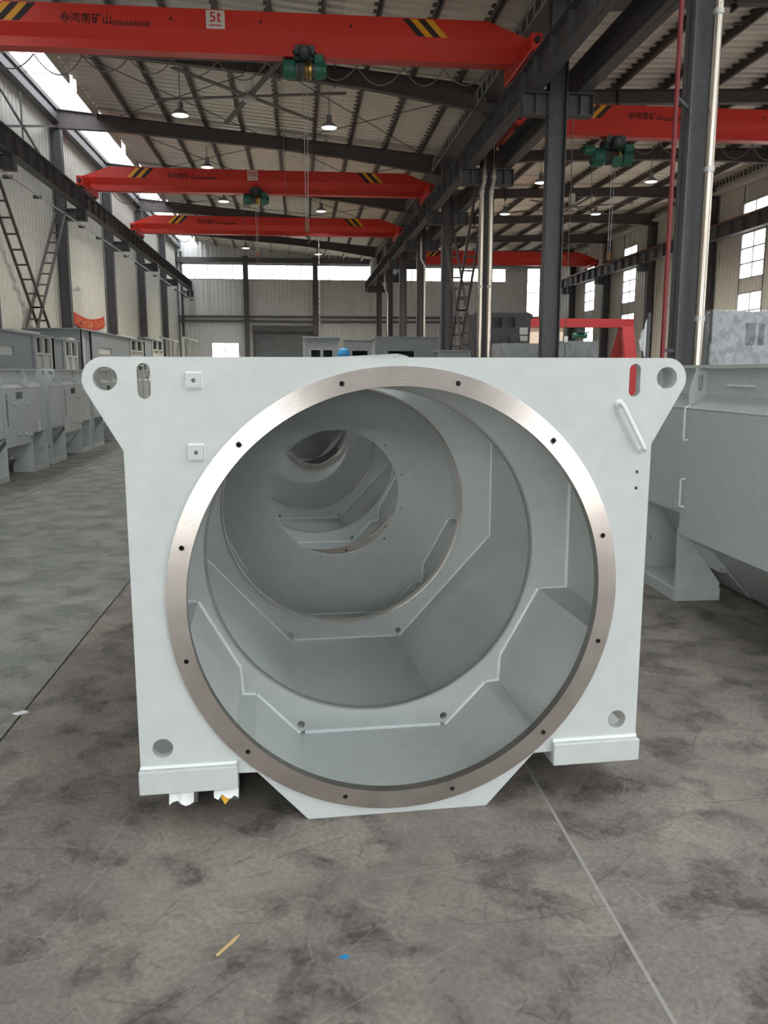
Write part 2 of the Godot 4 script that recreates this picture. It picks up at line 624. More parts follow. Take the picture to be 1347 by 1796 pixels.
func build_walls() -> void:
	var L := NEAR_Z - END_Z
	# left wall, no openings; it rises past the skylight
	var m := mb()
	corrugated(m, Vector3(LEFT_X, 0, NEAR_Z), Vector3(0, 0, -1), L, Vector3.UP, 10.75, Vector3(1, 0, 0), 0.34, 0.04)
	struct("wall_left", m, M.wall)
	# right wall with windows in each bay
	var op := []
	var wz := [-8.2, -14.7, -21.2, -27.7, -34.2, -40.8, -47.4, -54.0]
	for z in wz:
		for y in [[2.6, 4.85], [5.45, 7.35], [8.0, 8.62]]:
			op.append([NEAR_Z - (z + 0.95), NEAR_Z - (z - 0.95), y[0], y[1]])
	m = mb()
	holed_wall(m, Vector3(RIGHT_X, 0, NEAR_Z), Vector3(0, 0, -1), L, 10.3, Vector3(-1, 0, 0), op)
	struct("wall_right", m, M.wall)
	for z in wz:
		window(Vector3(RIGHT_X + 0.02, 2.6, z + 0.95), Vector3(0, 0, -1), 1.9, 2.25, 2, 3, Vector3(-1, 0, 0))
		window(Vector3(RIGHT_X + 0.02, 5.45, z + 0.95), Vector3(0, 0, -1), 1.9, 1.9, 2, 3, Vector3(-1, 0, 0))
		window(Vector3(RIGHT_X + 0.02, 8.0, z + 0.95), Vector3(0, 0, -1), 1.9, 0.62, 2, 1, Vector3(-1, 0, 0))
	# end wall
	var x0 := LEFT_X
	op = [[-8.2 - x0, 5.3 - x0, 8.03, 9.06], [6.9 - x0, 15.3 - x0, 8.03, 9.0], [16.9 - x0, 17.9 - x0, 5.55, 9.05], [-6.28 - x0, -4.32 - x0, 1.3, 3.58], [-3.12 - x0, 1.08 - x0, 0.0, 4.37], [3.35 - x0, 3.75 - x0, 1.5, 3.3]]
	m = mb()
	holed_wall(m, Vector3(x0, 0, END_Z), Vector3(1, 0, 0), RIGHT_X - LEFT_X, 10.75, Vector3(0, 0, 1), op)
	struct("wall_back", m, M.end)
	var o := Vector3(0, 0, END_Z - 0.02)
	window(o + Vector3(-8.2, 8.03, 0), Vector3(1, 0, 0), 4.5, 1.03, 5, 1, Vector3(0, 0, 1))
	window(o + Vector3(-3.7, 8.03, 0), Vector3(1, 0, 0), 4.9, 1.03, 5, 1, Vector3(0, 0, 1))
	window(o + Vector3(1.2, 8.03, 0), Vector3(1, 0, 0), 4.1, 1.03, 4, 1, Vector3(0, 0, 1))
	window(o + Vector3(6.9, 8.03, 0), Vector3(1, 0, 0), 4.2, 0.97, 3, 1, Vector3(0, 0, 1))
	window(o + Vector3(11.1, 8.03, 0), Vector3(1, 0, 0), 4.2, 0.97, 3, 1, Vector3(0, 0, 1))
	window(o + Vector3(16.9, 5.55, 0), Vector3(1, 0, 0), 1.0, 3.5, 1, 4, Vector3(0, 0, 1))
	window(o + Vector3(-6.28, 1.3, 0), Vector3(1, 0, 0), 1.96, 2.28, 2, 4, Vector3(0, 0, 1))
	window(o + Vector3(3.35, 1.5, 0), Vector3(1, 0, 0), 0.4, 1.8, 1, 1, Vector3(0, 0, 1))
	# roller shutter door
	var dr := struct_node("door_1")
	for i in 44:
		put("slat", mb().lathe(Vector3(-3.12, 0.05 + i * 0.1, END_Z + 0.02), Vector3(1, 0, 0), [Vector2(0.0, 0), Vector2(0.055, 0), Vector2(0.055, 4.2), Vector2(0.0, 4.2)], 8), M.shutter, dr)
	put("shutter_box", mb().span(Vector3(-3.3, 4.37, END_Z + 0.04), Vector3(1.26, 4.8, END_Z + 0.4)), M.steel, dr)
	for x in [-3.2, 1.16]:
		put("guide", mb().span(Vector3(x - 0.08, 0, END_Z + 0.05), Vector3(x + 0.08, 4.37, END_Z + 0.14)), M.steel, dr)
	# girts and wind columns of the end wall
	var tr := struct_node("trim_1")
	for y in [5.1, 5.42]:
		put("girt", mb().span(Vector3(LEFT_X + 0.1, y - 0.07, END_Z + 0.06), Vector3(RIGHT_X - 0.1, y + 0.07, END_Z + 0.2)), M.steel, tr)
	put("eave_beam", mb().span(Vector3(LEFT_X + 0.1, 9.15, END_Z + 0.06), Vector3(RIGHT_X - 0.1, 9.5, END_Z + 0.3)), M.steel, tr)
	# near end: wall above and beside two unseen gateways added to bring daylight onto floor and front plate
	m = mb()
	holed_wall(m, Vector3(LEFT_X, 0, NEAR_Z), Vector3(1, 0, 0), RIGHT_X - LEFT_X, 10.75, Vector3(0, 0, -1), [[1.2, 8.0, 0.0, 4.2], [16.0, 23.0, 0.0, 4.4], [0.9, 13.3, 8.0, 9.1], [15.0, 26.6, 8.0, 9.1]])
	struct("wall_front", m, M.end)

# ------------------------------------------------------------------ roof
func roof_y(x: float) -> float:
	return 9.76 - 0.09 * x if x < 5.45 else 9.32 + 0.035 * (x - 5.45)

func sheet(m: MB, x0: float, x1: float, z0: float, z1: float, lift: float, pitch := 0.38, depth := 0.05) -> void:
	var a := Vector3(x0, roof_y(x0 + 0.001) + lift, z0)
	var b := Vector3(x1, roof_y(x1 - 0.001) + lift, z0)
	var up := (b - a).normalized()
	var out := up.cross(Vector3(0, 0, 1)).normalized()
	if out.y > 0:
		out = -out
	corrugated(m, a, Vector3(0, 0, -1), z0 - z1, up, a.distance_to(b), out, pitch, depth)

func build_roof() -> void:
	var ceil := struct_node("ceiling")
	var lift := 0.24
	var m := mb()
	# roof sheets, with unseen translucent strips added over the near part to brighten the floor
	sheet(m, -6.9, 1.2, NEAR_Z, END_Z, lift)
	put("roof_sheet", m, M.roof, ceil)
	var zc := NEAR_Z
	for st in [[8.4, 4.8], [3.6, 0.0], [-1.4, -4.6], [-7.0, -10.0], [END_Z, END_Z]]:
		for b in [[1.2, 5.45], [5.45, RIGHT_X + 0.2]]:
			m = mb()
			sheet(m, b[0], b[1], zc, st[0], lift)
			put("roof_sheet", m, M.roof if b[0] < 0 else M.roof_brightened, ceil)
			if st[0] > st[1]:
				var ya := roof_y(b[0] + 0.001) + lift
				var yb := roof_y(b[1] - 0.001) + lift
				put("seen_or_added_skylight", mb().obox(Vector3((b[0] + b[1]) / 2, (ya + yb) / 2, (st[0] + st[1]) / 2), Vector3((b[1] - b[0]) / 2, (yb - ya) / 2, 0), Vector3(0, 0.004, 0), Vector3(0, 0, (st[0] - st[1]) / 2)), M.skylight, ceil)
		zc = st[1]
	m = mb()
	sheet(m, LEFT_X - 0.1, -8.42, NEAR_Z, END_Z, lift)
	put("roof_sheet", m, M.roof, ceil)
	# translucent skylight along the left eave
	var z := NEAR_Z
	while z > END_Z + 0.1:
		var z1 := maxf(z - 3.75, END_Z)
		m = mb()
		var y0 := roof_y(-8.42) + lift
		var y1 := roof_y(-6.9) + lift
		m.obox(Vector3(-7.66, (y0 + y1) / 2, (z + z1) / 2), Vector3(0.76, (y1 - y0) / 2, 0), Vector3(0, 0.004, 0), Vector3(0, 0, (z - z1) / 2 - 0.02))
		put("seen_or_added_skylight", m, M.skylight, ceil)
		put("skylight_bar", mb().bar(Vector3(-8.42, y0, z1), Vector3(-6.9, y1, z1), 0.05, 0.06), M.white, ceil)
		put("skylight_curb", mb().span(Vector3(-6.93, y1 - 0.36, z - 0.3), Vector3(-6.88, y1 - 0.02, z1 + 0.5)), M.roof, ceil)
		z = z1
	# purlins
	var x := -8.3
	while x < 5.3:
		if not (x > -8.2 and x < -7.0):
			put("purlin", purlin(x, NEAR_Z, END_Z), M.steel_warm, ceil)
		x += 1.28
	x = 6.3
	while x < RIGHT_X:
		put("purlin", purlin(x, NEAR_Z, END_Z), M.steel_warm, ceil)
		x += 1.42
	# rafters: left bay at the wall columns, right bay at the middle columns
	for k in range(-3, 5):
		var rz := -31.5 - 7.5 * k
		if rz > NEAR_Z or rz < END_Z + 0.5:
			continue
		put("rafter", rafter([[-8.4, 0.62], [-6.0, 0.48], [-0.5, 0.42], [2.0, 0.46], [5.3, 0.66]], rz), M.steel_warm, ceil)
		for px in [[-0.4, 0.5], [1.1, 0.5]]:
			put("splice_plate", mb().span(Vector3(px[0] - 0.02, roof_y(px[0]) - px[1], rz - 0.14), Vector3(px[0] + 0.02, roof_y(px[0]) + 0.06, rz + 0.14)), M.steel_warm, ceil)
	for k in range(-2, 8):
		var rz := -11.4 - 6.5 * k
		if rz > NEAR_Z or rz < END_Z + 0.5:
			continue
		put("rafter", rafter([[5.6, 0.5], [9.0, 0.36], [14.5, 0.36], [18.9, 0.6]], rz), M.steel_warm, ceil)
		put("splice_plate", mb().span(Vector3(9.18, roof_y(9.2) - 0.48, rz - 0.14), Vector3(9.22, roof_y(9.2) + 0.06, rz + 0.14)), M.steel_warm, ceil)
	# diagonal roof bracing rods in the left bay
	for k in [0, 1, 2]:
		var za: float = -24.0 - 7.5 * k
		for s in [[-6.5, -0.8], [-0.4, 4.9]]:
			put("brace_rod", mb().cyl(Vector3(s[0], roof_y(s[0]) - 0.2, za - 0.2), Vector3(s[1], roof_y(s[1]) - 0.2, za - 7.3), 0.014, 6), M.steel, ceil)
			put("brace_rod", mb().cyl(Vector3(s[1], roof_y(s[1]) - 0.2, za - 0.2), Vector3(s[0], roof_y(s[0]) - 0.2, za - 7.3), 0.014, 6), M.steel, ceil)
	# sag rods, two a bay in the right bay
	for k in range(0, 7):
		for f in [0.33, 0.66]:
			var sz: float = -17.9 - 6.5 * k + 6.5 * f
			put("sag_rod", mb().cyl(Vector3(5.7, roof_y(5.7) + 0.1, sz), Vector3(18.9, roof_y(18.9) + 0.1, sz), 0.01, 5), M.galv, ceil)
	# valley gutter over the middle columns
	put("gutter", mb().span(Vector3(5.15, 9.02, NEAR_Z), Vector3(5.75, 9.3, END_Z + 0.1)), M.steel, ceil)
	put("eave_beam", mb().span(Vector3(-8.5, 10.1, NEAR_Z), Vector3(-8.2, 10.34, END_Z + 0.1)), M.steel, ceil)
	put("eave_trim", mb().span(Vector3(RIGHT_X - 0.34, 9.36, NEAR_Z), Vector3(RIGHT_X - 0.05, 9.5, END_Z + 0.1)), M.wall, ceil)

func purlin(x: float, z0: float, z1: float) -> MB:
	var y := roof_y(x)
	var m := mb()
	m.span(Vector3(x - 0.01, y, z0), Vector3(x + 0.01, y + 0.22, z1))
	m.span(Vector3(x - 0.01, y, z0), Vector3(x + 0.08, y + 0.012, z1))
	m.span(Vector3(x - 0.08, y + 0.21, z0), Vector3(x + 0.01, y + 0.222, z1))
	return m

func rafter(st: Array, z: float) -> MB:
	var m := mb()
	for i in st.size() - 1:
		var xa: float = st[i][0]
		var xb: float = st[i + 1][0]
		var ta := roof_y(xa)
		var tb := roof_y(xb)
		var ba: float = ta - st[i][1]
		var bb: float = tb - st[i + 1][1]
		for s in [-1.0, 1.0]:
			m.quad(Vector3(xa, ba, z + s * 0.006), Vector3(xb, bb, z + s * 0.006), Vector3(xb, tb, z + s * 0.006), Vector3(xa, ta, z + s * 0.006), Vector3(0, 0, s))
		m.bar(Vector3(xa, ba, z), Vector3(xb, bb, z), 0.22, 0.02)
		m.bar(Vector3(xa, ta - 0.01, z), Vector3(xb, tb - 0.01, z), 0.22, 0.02)
	return m

# ------------------------------------------------------------------ columns
func h_section(m: MB, x: float, z: float, y0: float, y1: float, w: float, d: float) -> void:
	# flanges face the bays (x), web between them
	m.span(Vector3(x - w / 2, y0, z - d / 2), Vector3(x - w / 2 + 0.022, y1, z + d / 2))
	m.span(Vector3(x + w / 2 - 0.022, y0, z - d / 2), Vector3(x + w / 2, y1, z + d / 2))
	m.span(Vector3(x - w / 2, y0, z - 0.008), Vector3(x + w / 2, y1, z + 0.008))

const ORD := ["first", "second", "third", "fourth", "fifth", "sixth", "seventh", "eighth"]

func corbel(parent: Node, x0: float, x1: float, y0: float, y1: float, z: float) -> void:
	var m := mb()
	m.span(Vector3(x0, y1 - 0.025, z - 0.16), Vector3(x1, y1, z + 0.16))
	m.span(Vector3(x0, y0, z - 0.14), Vector3(x1, y0 + 0.02, z + 0.14))
	m.span(Vector3(x0, y0, z - 0.01), Vector3(x1, y1, z + 0.01))
	put("corbel", m, M.steel, parent)
	for x in [x0 + 0.02, x1 - 0.02, (x0 + x1) / 2]:
		put("stiffener", mb().span(Vector3(x - 0.008, y0, z - 0.14), Vector3(x + 0.008, y1, z + 0.14)), M.steel, parent)

func build_columns() -> void:
	# middle row
	for k in 8:
		var z := -11.4 - 6.5 * k
		var c := thing("steel_column", "%s dark grey steel column from the camera in the middle row between the crane bays" % ORD[k], "column", Vector3(5.45, 0, z), 0, "columns between the bays")
		var m := mb()
		h_section(m, 0, 0, 0, 9.0, 0.38, 0.28)
		put("shaft", m, M.steel, c)
		put("base_plate", mb().span(Vector3(-0.36, 0, -0.28), Vector3(0.36, 0.03, 0.28)), M.steel, c)
		corbel(c, -0.76, -0.19, 6.78, 7.22, 0)
		corbel(c, 0.19, 0.76, 6.78, 7.22, 0)
	# left wall row
	for k in range(-1, 5):
		var z := -31.5 - 7.5 * k
		if z < END_Z - 0.1:
			z = END_Z + 0.3
		var c := thing("wall_column", "%s dark steel column from the camera along the left wall" % ORD[k + 1], "column", Vector3(-8.32, 0, z), 0, "columns along the left wall")
		var m := mb()
		h_section(m, 0, 0, 0, 9.9, 0.36, 0.3)
		put("shaft", m, M.steel, c)
		put("base_plate", mb().span(Vector3(-0.24, 0, -0.22), Vector3(0.24, 0.03, 0.22)), M.steel, c)
		corbel(c, 0.18, 0.9, 6.8, 7.2, 0)
	# right wall row
	for k in range(1, 8):
		var z := -11.4 - 6.5 * k
		var c := thing("wall_column", "%s grey steel column from the camera along the windowed right wall" % ORD[k - 1], "column", Vector3(18.82, 0, z), 0, "columns along the right wall")
		var m := mb()
		h_section(m, 0, 0, 0, 9.6, 0.4, 0.3)
		put("shaft", m, M.steel, c)
		corbel(c, -0.72, -0.2, 6.8, 7.2, 0)
	# wind columns at the end wall
	var lab := ["end wall column left of the roller shutter", "end wall column right of the roller shutter", "end wall column in the far right bay"]
	var wx := [-3.7, 1.25, 11.1]
	for i in 3:
		var c := thing("wind_column", "grey steel " + lab[i], "column", Vector3(wx[i], 0, END_Z + 0.3), 0, "columns of the end wall")
		var m := mb()
		m.span(Vector3(-0.18, 0, -0.2), Vector3(0.18, 9.6, -0.18))
		m.span(Vector3(-0.18, 0, 0.18), Vector3(0.18, 9.6, 0.2))
		m.span(Vector3(-0.01, 0, -0.2), Vector3(0.01, 9.6, 0.2))
		put("shaft", m, M.steel, c)
	# laced cross bracing
	laced_brace(-8.2, -24.3, -31.2, 1.2, 7.0, "laced steel cross brace with rungs on the left wall")
	laced_brace(5.45, -24.7, -30.6, 1.4, 7.0, "laced steel cross brace between two middle columns")
	# rods of the upper wall bracing
	var t := thing("wall_bracing", "thin crossed bracing bars above the runway on the left wall", "bracing", Vector3(-8.3, 0, 0))
	for s in [[7.95, 9.9], [9.9, 7.95]]:
		put("bar", mb().bar(Vector3(0, s[0], -24.2), Vector3(0, s[1], -31.3), 0.05, 0.07), M.steel, t)
	put("hanger", mb().bar(Vector3(0, 8.0, -27.7), Vector3(0, 9.9, -27.7), 0.04, 0.04), M.steel, t)
	# down pipes
	downpipe([Vector3(5.52, 0, -11.15), Vector3(5.52, 8.9, -11.15)], 0.062, "tall shiny steel downpipe on the nearest middle column", [2.2, 4.15, 6.1])
	downpipe([Vector3(5.24, 0, -24.05), Vector3(5.24, 6.55, -24.05), Vector3(5.3, 6.8, -24.05), Vector3(5.3, 8.5, -24.05)], 0.062, "left one of the paired steel downpipes on the third middle column", [3.9, 6.5, 6.9])
	downpipe([Vector3(5.5, 0, -24.05), Vector3(5.5, 6.55, -24.05), Vector3(5.56, 6.8, -24.05), Vector3(5.56, 8.5, -24.05)], 0.062, "right one of the paired steel downpipes on the third middle column", [3.9, 6.5, 6.9])
	downpipe([Vector3(5.56, 0, -37.1), Vector3(5.56, 6.1, -37.1), Vector3(5.4, 6.4, -37.1), Vector3(5.4, 8.9, -37.1)], 0.05, "bent downpipe on the fifth middle column", [6.0])
	downpipe([Vector3(5.3, 0, -50.2), Vector3(5.3, 6.1, -50.2), Vector3(5.14, 6.4, -50.2), Vector3(5.14, 8.9, -50.2)], 0.05, "bent downpipe on the seventh middle column", [6.0])
	var rp := thing("red_pipe", "dark red painted pipe rising in front of the nearest middle column", "pipe", Vector3(4.9, 0, -10.9))
	put("pipe", mb().cyl(Vector3.ZERO, Vector3(0.0, 6.7, 0), 0.03, 12), M.pipe_red, rp)
	for y in [1.8, 5.0]:
		put("bracket", mb().bar(Vector3(0, y, 0), Vector3(0.35, y, -0.4), 0.03, 0.05), M.steel, rp)
	# thin conduit on the second column
	var cd := thing("conduit", "thin grey conduit down the right side of the second middle column", "pipe", Vector3(5.72, 0, -17.6))
	put("pipe", mb().cyl(Vector3.ZERO, Vector3(0, 6.7, 0), 0.01, 8), M.steel, cd)
	put("junction_box", mb().cbox(Vector3(0, 2.2, 0), Vector3(0.1, 0.14, 0.07), 0.01), M.pipe_band, cd)

func downpipe(pts: Array, r: float, label: String, bands: Array) -> void:
	var b: Vector3 = pts[0]
	var t := thing("downpipe", label, "pipe", b, 0, "steel downpipes")
	var local := []
	for p in pts:
		local.append(p - b)
	put("pipe", mb().tube(local, r, 16), M.pipe, t)
	for y in bands:
		var x := 0.0
		for i in local.size() - 1:
			if y >= local[i].y and y <= local[i + 1].y:
				x = lerpf(local[i].x, local[i + 1].x, (y - local[i].y) / (local[i + 1].y - local[i].y))
		put("band", mb().cyl(Vector3(x, y, 0), Vector3(x, y + 0.07, 0), r + 0.012, 16), M.pipe_band, t)

func laced_brace(x: float, z0: float, z1: float, y0: float, y1: float, label: String) -> void:
	var t := thing("cross_brace", label, "bracing", Vector3(x, 0, 0), 0, "laced cross braces")
	for s in [0, 1]:
		var a := Vector3(0.12, 0.05, z0 if s == 0 else z1)
		var b := Vector3(0.12, y1, z1 if s == 0 else z0)
		var off := Vector3(-0.34, 0, 0)
		put("chord", mb().bar(a, b, 0.07, 0.07), M.steel_warm, t)
		put("chord", mb().bar(a + off, b + off, 0.07, 0.07), M.steel_warm, t)
		for i in range(1, 18):
			var p := a.lerp(b, i / 18.0)
			put("rung", mb().bar(p, p + off + Vector3(0, 0, 0.0), 0.05, 0.05), M.steel_warm, t)

# ------------------------------------------------------------------ runways
func runway(x: float, za: float, zb: float, side: float, label: String, stiff: float) -> void:
	var t := thing("crane_runway_beam", label, "beam", Vector3(x, 7.22, 0), 0, "crane runway beams")
	var m := mb()
	m.span(Vector3(-0.14, 0, za), Vector3(0.14, 0.02, zb))
	m.span(Vector3(-0.16, 0.56, za), Vector3(0.16, 0.585, zb))
	m.span(Vector3(-0.008, 0, za), Vector3(0.008, 0.57, zb))
	put("beam", m, M.steel, t)
	put("rail", mb().span(Vector3(-0.035, 0.585, za), Vector3(0.035, 0.69, zb)), M.rail, t, "rusty crane rail")
	var z := za - 0.5
	while z > zb:
		put("stiffener", mb().span(Vector3(side * 0.008, 0.02, z - 0.006), Vector3(side * 0.13, 0.56, z + 0.006)), M.steel, t)
		z -= stiff

func build_runways() -> void:
	var lz := [NEAR_Z, -24.0, -31.5, -39.0, -46.5, -54.0, END_Z + 0.1]
	var seg := ["nearest length", "second length", "third length", "fourth length", "fifth length", "last length", "very last length", "final length", "end length"]
	for i in lz.size() - 1:
		runway(-7.6, lz[i] - 0.01, lz[i + 1] + 0.01, 1.0, "dark steel runway beam with rusty rail on left wall, %s" % seg[i], 0.94)
	var rz := [NEAR_Z]
	for k in range(1, 8):
		rz.append(-11.4 - 6.5 * k)
	rz.append(END_Z + 0.1)
	for i in rz.size() - 1:
		runway(4.93, rz[i] - 0.01, rz[i + 1] + 0.01, -1.0, "dark steel runway beam left of the middle columns, %s" % seg[i], 1.08)
		runway(5.97, rz[i] - 0.01, rz[i + 1] + 0.01, 1.0, "dark steel runway beam right of the middle columns, %s" % seg[i], 1.08)
	for i in range(1, rz.size() - 1):
		runway(18.35, rz[i] - 0.01, rz[i + 1] + 0.01, -1.0, "steel runway beam below the small windows of right wall, %s" % seg[i - 1], 1.08)
	# conductor bar along the left runway, seen as a pale pipe
	var cb := thing("conductor_bar", "thin pale conductor pipe running under the left runway beam", "pipe", Vector3(-7.42, 6.52, 0))
	put("bar", mb().cyl(Vector3(0, 0, -14), Vector3(0, 0, END_Z + 0.5), 0.025, 8), M.galv, cb)
	var z := -16.0
	while z > END_Z:
		put("clip", mb().span(Vector3(-0.2, -0.04, z - 0.03), Vector3(0.03, 0.05, z + 0.03)), M.steel, cb)
		z -= 2.5
	# cable ladder over the middle runway
	var cl := thing("cable_ladder", "long cable ladder above the runway beam left of the middle columns", "cable tray", Vector3(4.95, 8.72, 0))
	for y in [0.0, 0.34]:
		put("stringer", mb().bar(Vector3(0, y, 0), Vector3(0, y, -58), 0.03, 0.04), M.galv, cl)
	z = -12.0
	while z > -58:
		put("rung", mb().bar(Vector3(0, 0, z), Vector3(0, 0.34, z), 0.025, 0.03), M.galv, cl)
		z -= 0.55
	for k in range(0, 8):
		put("hanger", mb().bar(Vector3(0, 0.3, -11.4 - 6.5 * k), Vector3(0.3, 0.5, -11.4 - 6.5 * k), 0.04, 0.04), M.steel, cl)

# ------------------------------------------------------------------ cranes
const GLYPHS := [
	[[1, 9, 2.2, 8], [0.6, 6.2, 1.8, 5.2], [0.8, 0.8, 2.3, 4], [3.4, 9, 10, 9], [8.7, 9, 8.7, 0.8], [8.7, 0.8, 7.4, 0.8], [3.9, 7, 6.6, 7], [6.6, 7, 6.6, 3.4], [6.6, 3.4, 3.9, 3.4], [3.9, 3.4, 3.9, 7]],
	[[0.8, 8.8, 9.2, 8.8], [5, 10, 5, 7.2], [1.2, 7.2, 8.8, 7.2], [8.8, 7.2, 8.8, 0.4], [8.8, 0.4, 8, 0.4], [1.2, 7.2, 1.2, 0.1], [3.4, 6.4, 4.1, 5.4], [6.6, 6.4, 5.9, 5.4], [2.8, 5, 7.2, 5], [2.8, 3.1, 7.2, 3.1], [5, 5, 5, 0.2]],
	[[0.2, 9, 4.1, 9], [2.1, 9, 0.5, 4.4], [1.4, 5.6, 3.8, 5.6], [3.8, 5.6, 3.8, 1], [3.8, 1, 1.4, 1], [1.4, 1, 1.4, 5.6], [7.3, 10, 7.3, 8.6], [5, 8.4, 10, 8.4], [5.1, 8.4, 5.1, 4], [5.1, 4, 4.4, 0.2]],
	[[5, 10, 5, 1], [1, 6.6, 1, 1], [1, 1, 9, 1], [9, 6.6, 9, 0.2]],
]

func girder_mesh(x0: float, x1: float) -> ArrayMesh:
	# cross section (z, y): upper box, sloping shoulders, narrow lower box with a flange
	var sec := [Vector2(-0.25, 0.81), Vector2(0.25, 0.81), Vector2(0.25, 0.43), Vector2(0.12, 0.2), Vector2(0.12, 0.03), Vector2(0.17, 0.03), Vector2(0.17, 0.0), Vector2(-0.17, 0.0), Vector2(-0.17, 0.03), Vector2(-0.12, 0.03), Vector2(-0.12, 0.2), Vector2(-0.25, 0.43)]
	var st := [x0, x0 + 0.45, x0 + 1.0, x1 - 1.0, x1 - 0.45, x1]
	var m := mb()
	var rows := []
	for x in st:
		var d := minf(x - x0, x1 - x)
		var hi := lerpf(0.46, 0.81, clampf(d / 1.0, 0, 1))
		var lo := lerpf(0.34, 0.0, clampf(d / 0.45, 0, 1))
		var row := []
		for p in sec:
			row.append(Vector3(x, clampf(p.y, lo, hi), p.x))
		rows.append(row)
	for i in st.size() - 1:
		for k in sec.size():
			var l := (k + 1) % sec.size()
			var e: Vector2 = sec[l] - sec[k]
			var nn := Vector3(0, -e.x, e.y).normalized()
			# outward normal of the (z, y) outline, which runs clockwise
			nn = Vector3(0, e.x, -e.y).normalized()
			m.quad(rows[i][k], rows[i + 1][k], rows[i + 1][l], rows[i][l], nn)
	for e in [0, st.size() - 1]:
		var nn := Vector3(-1 if e == 0 else 1, 0, 0)
		for k in range(1, sec.size() - 1):
			m.tri(rows[e][0], rows[e][k], rows[e][k + 1], nn, nn, nn)
	return m.mesh()

func stripes(parent: Node, x: float, lean: float, colours: Array, w: float) -> void:
	for i in colours.size():
		var m := mb()
		var a := x + i * w
		var q := PackedVector2Array([Vector2(a, 0.45), Vector2(a + w, 0.45), Vector2(a + w + lean, 0.79), Vector2(a + lean, 0.79)])
		m.extrude(q, [], Vector3.ZERO, Vector3(1, 0, 0), Vector3(0, 1, 0), Vector3(0, 0, 1), 0.25, 0.253)
		put("warning_stripe", m, M.yellow if colours[i] == 1 else M.black, parent)

func lettering(parent: Node, x: float, y: float, h: float, latin: bool) -> void:
	# emblem: a diamond with bars inside
	var m := mb()
	var c := Vector3(x - h * 0.55, y + h / 2, 0.252)
	for k in 4:
		var a := c + Vector3(cos(k * PI / 2), sin(k * PI / 2), 0) * h * 0.5
		var b := c + Vector3(cos((k + 1) * PI / 2), sin((k + 1) * PI / 2), 0) * h * 0.5
		m.bar(a, b, 0.004, h * 0.1)
		m.bar(c + (a - c) * 0.5, c + (b - c) * 0.5, 0.004, h * 0.1)
	m.bar(c - Vector3(h * 0.2, 0, 0), c + Vector3(h * 0.2, 0, 0), 0.004, h * 0.09)
	put("emblem", m, M.black, parent)
	for g in 4:
		m = mb()
		var o := Vector3(x + g * h * 1.1, y, 0.252)
		for s in GLYPHS[g]:
			var p := o + Vector3(s[0], s[1], 0) * h / 10.0
			var q := o + Vector3(s[2], s[3], 0) * h / 10.0
			var d := (q - p).normalized() * h * 0.045
			m.bar(p - d, q + d, 0.004, h * 0.105)
		put("character", m, M.black, parent)
	if latin:
		text(parent, "HENANMINE", Vector3(x + 1.2, y + h * 0.12, 0.252), h * 0.5, M.black, 0.98)

func text(parent: Node, s: String, at: Vector3, size: float, material: Material, stretch := 1.0) -> void:
	var f := SystemFont.new()
	f.font_names = PackedStringArray(["Droid Sans"])
	f.font_weight = 700
	var tm := TextMesh.new()
	tm.text = s
	tm.font = f
	tm.font_size = 32
	tm.pixel_size = size / 24.0
	tm.depth = 0.003
	tm.curve_step = 2.0
	var o := MeshInstance3D.new()
	o.name = "lettering"
	o.mesh = tm
	o.material_override = material
	parent.add_child(o, true)
	o.position = at
	o.scale = Vector3(stretch, 1, 1)

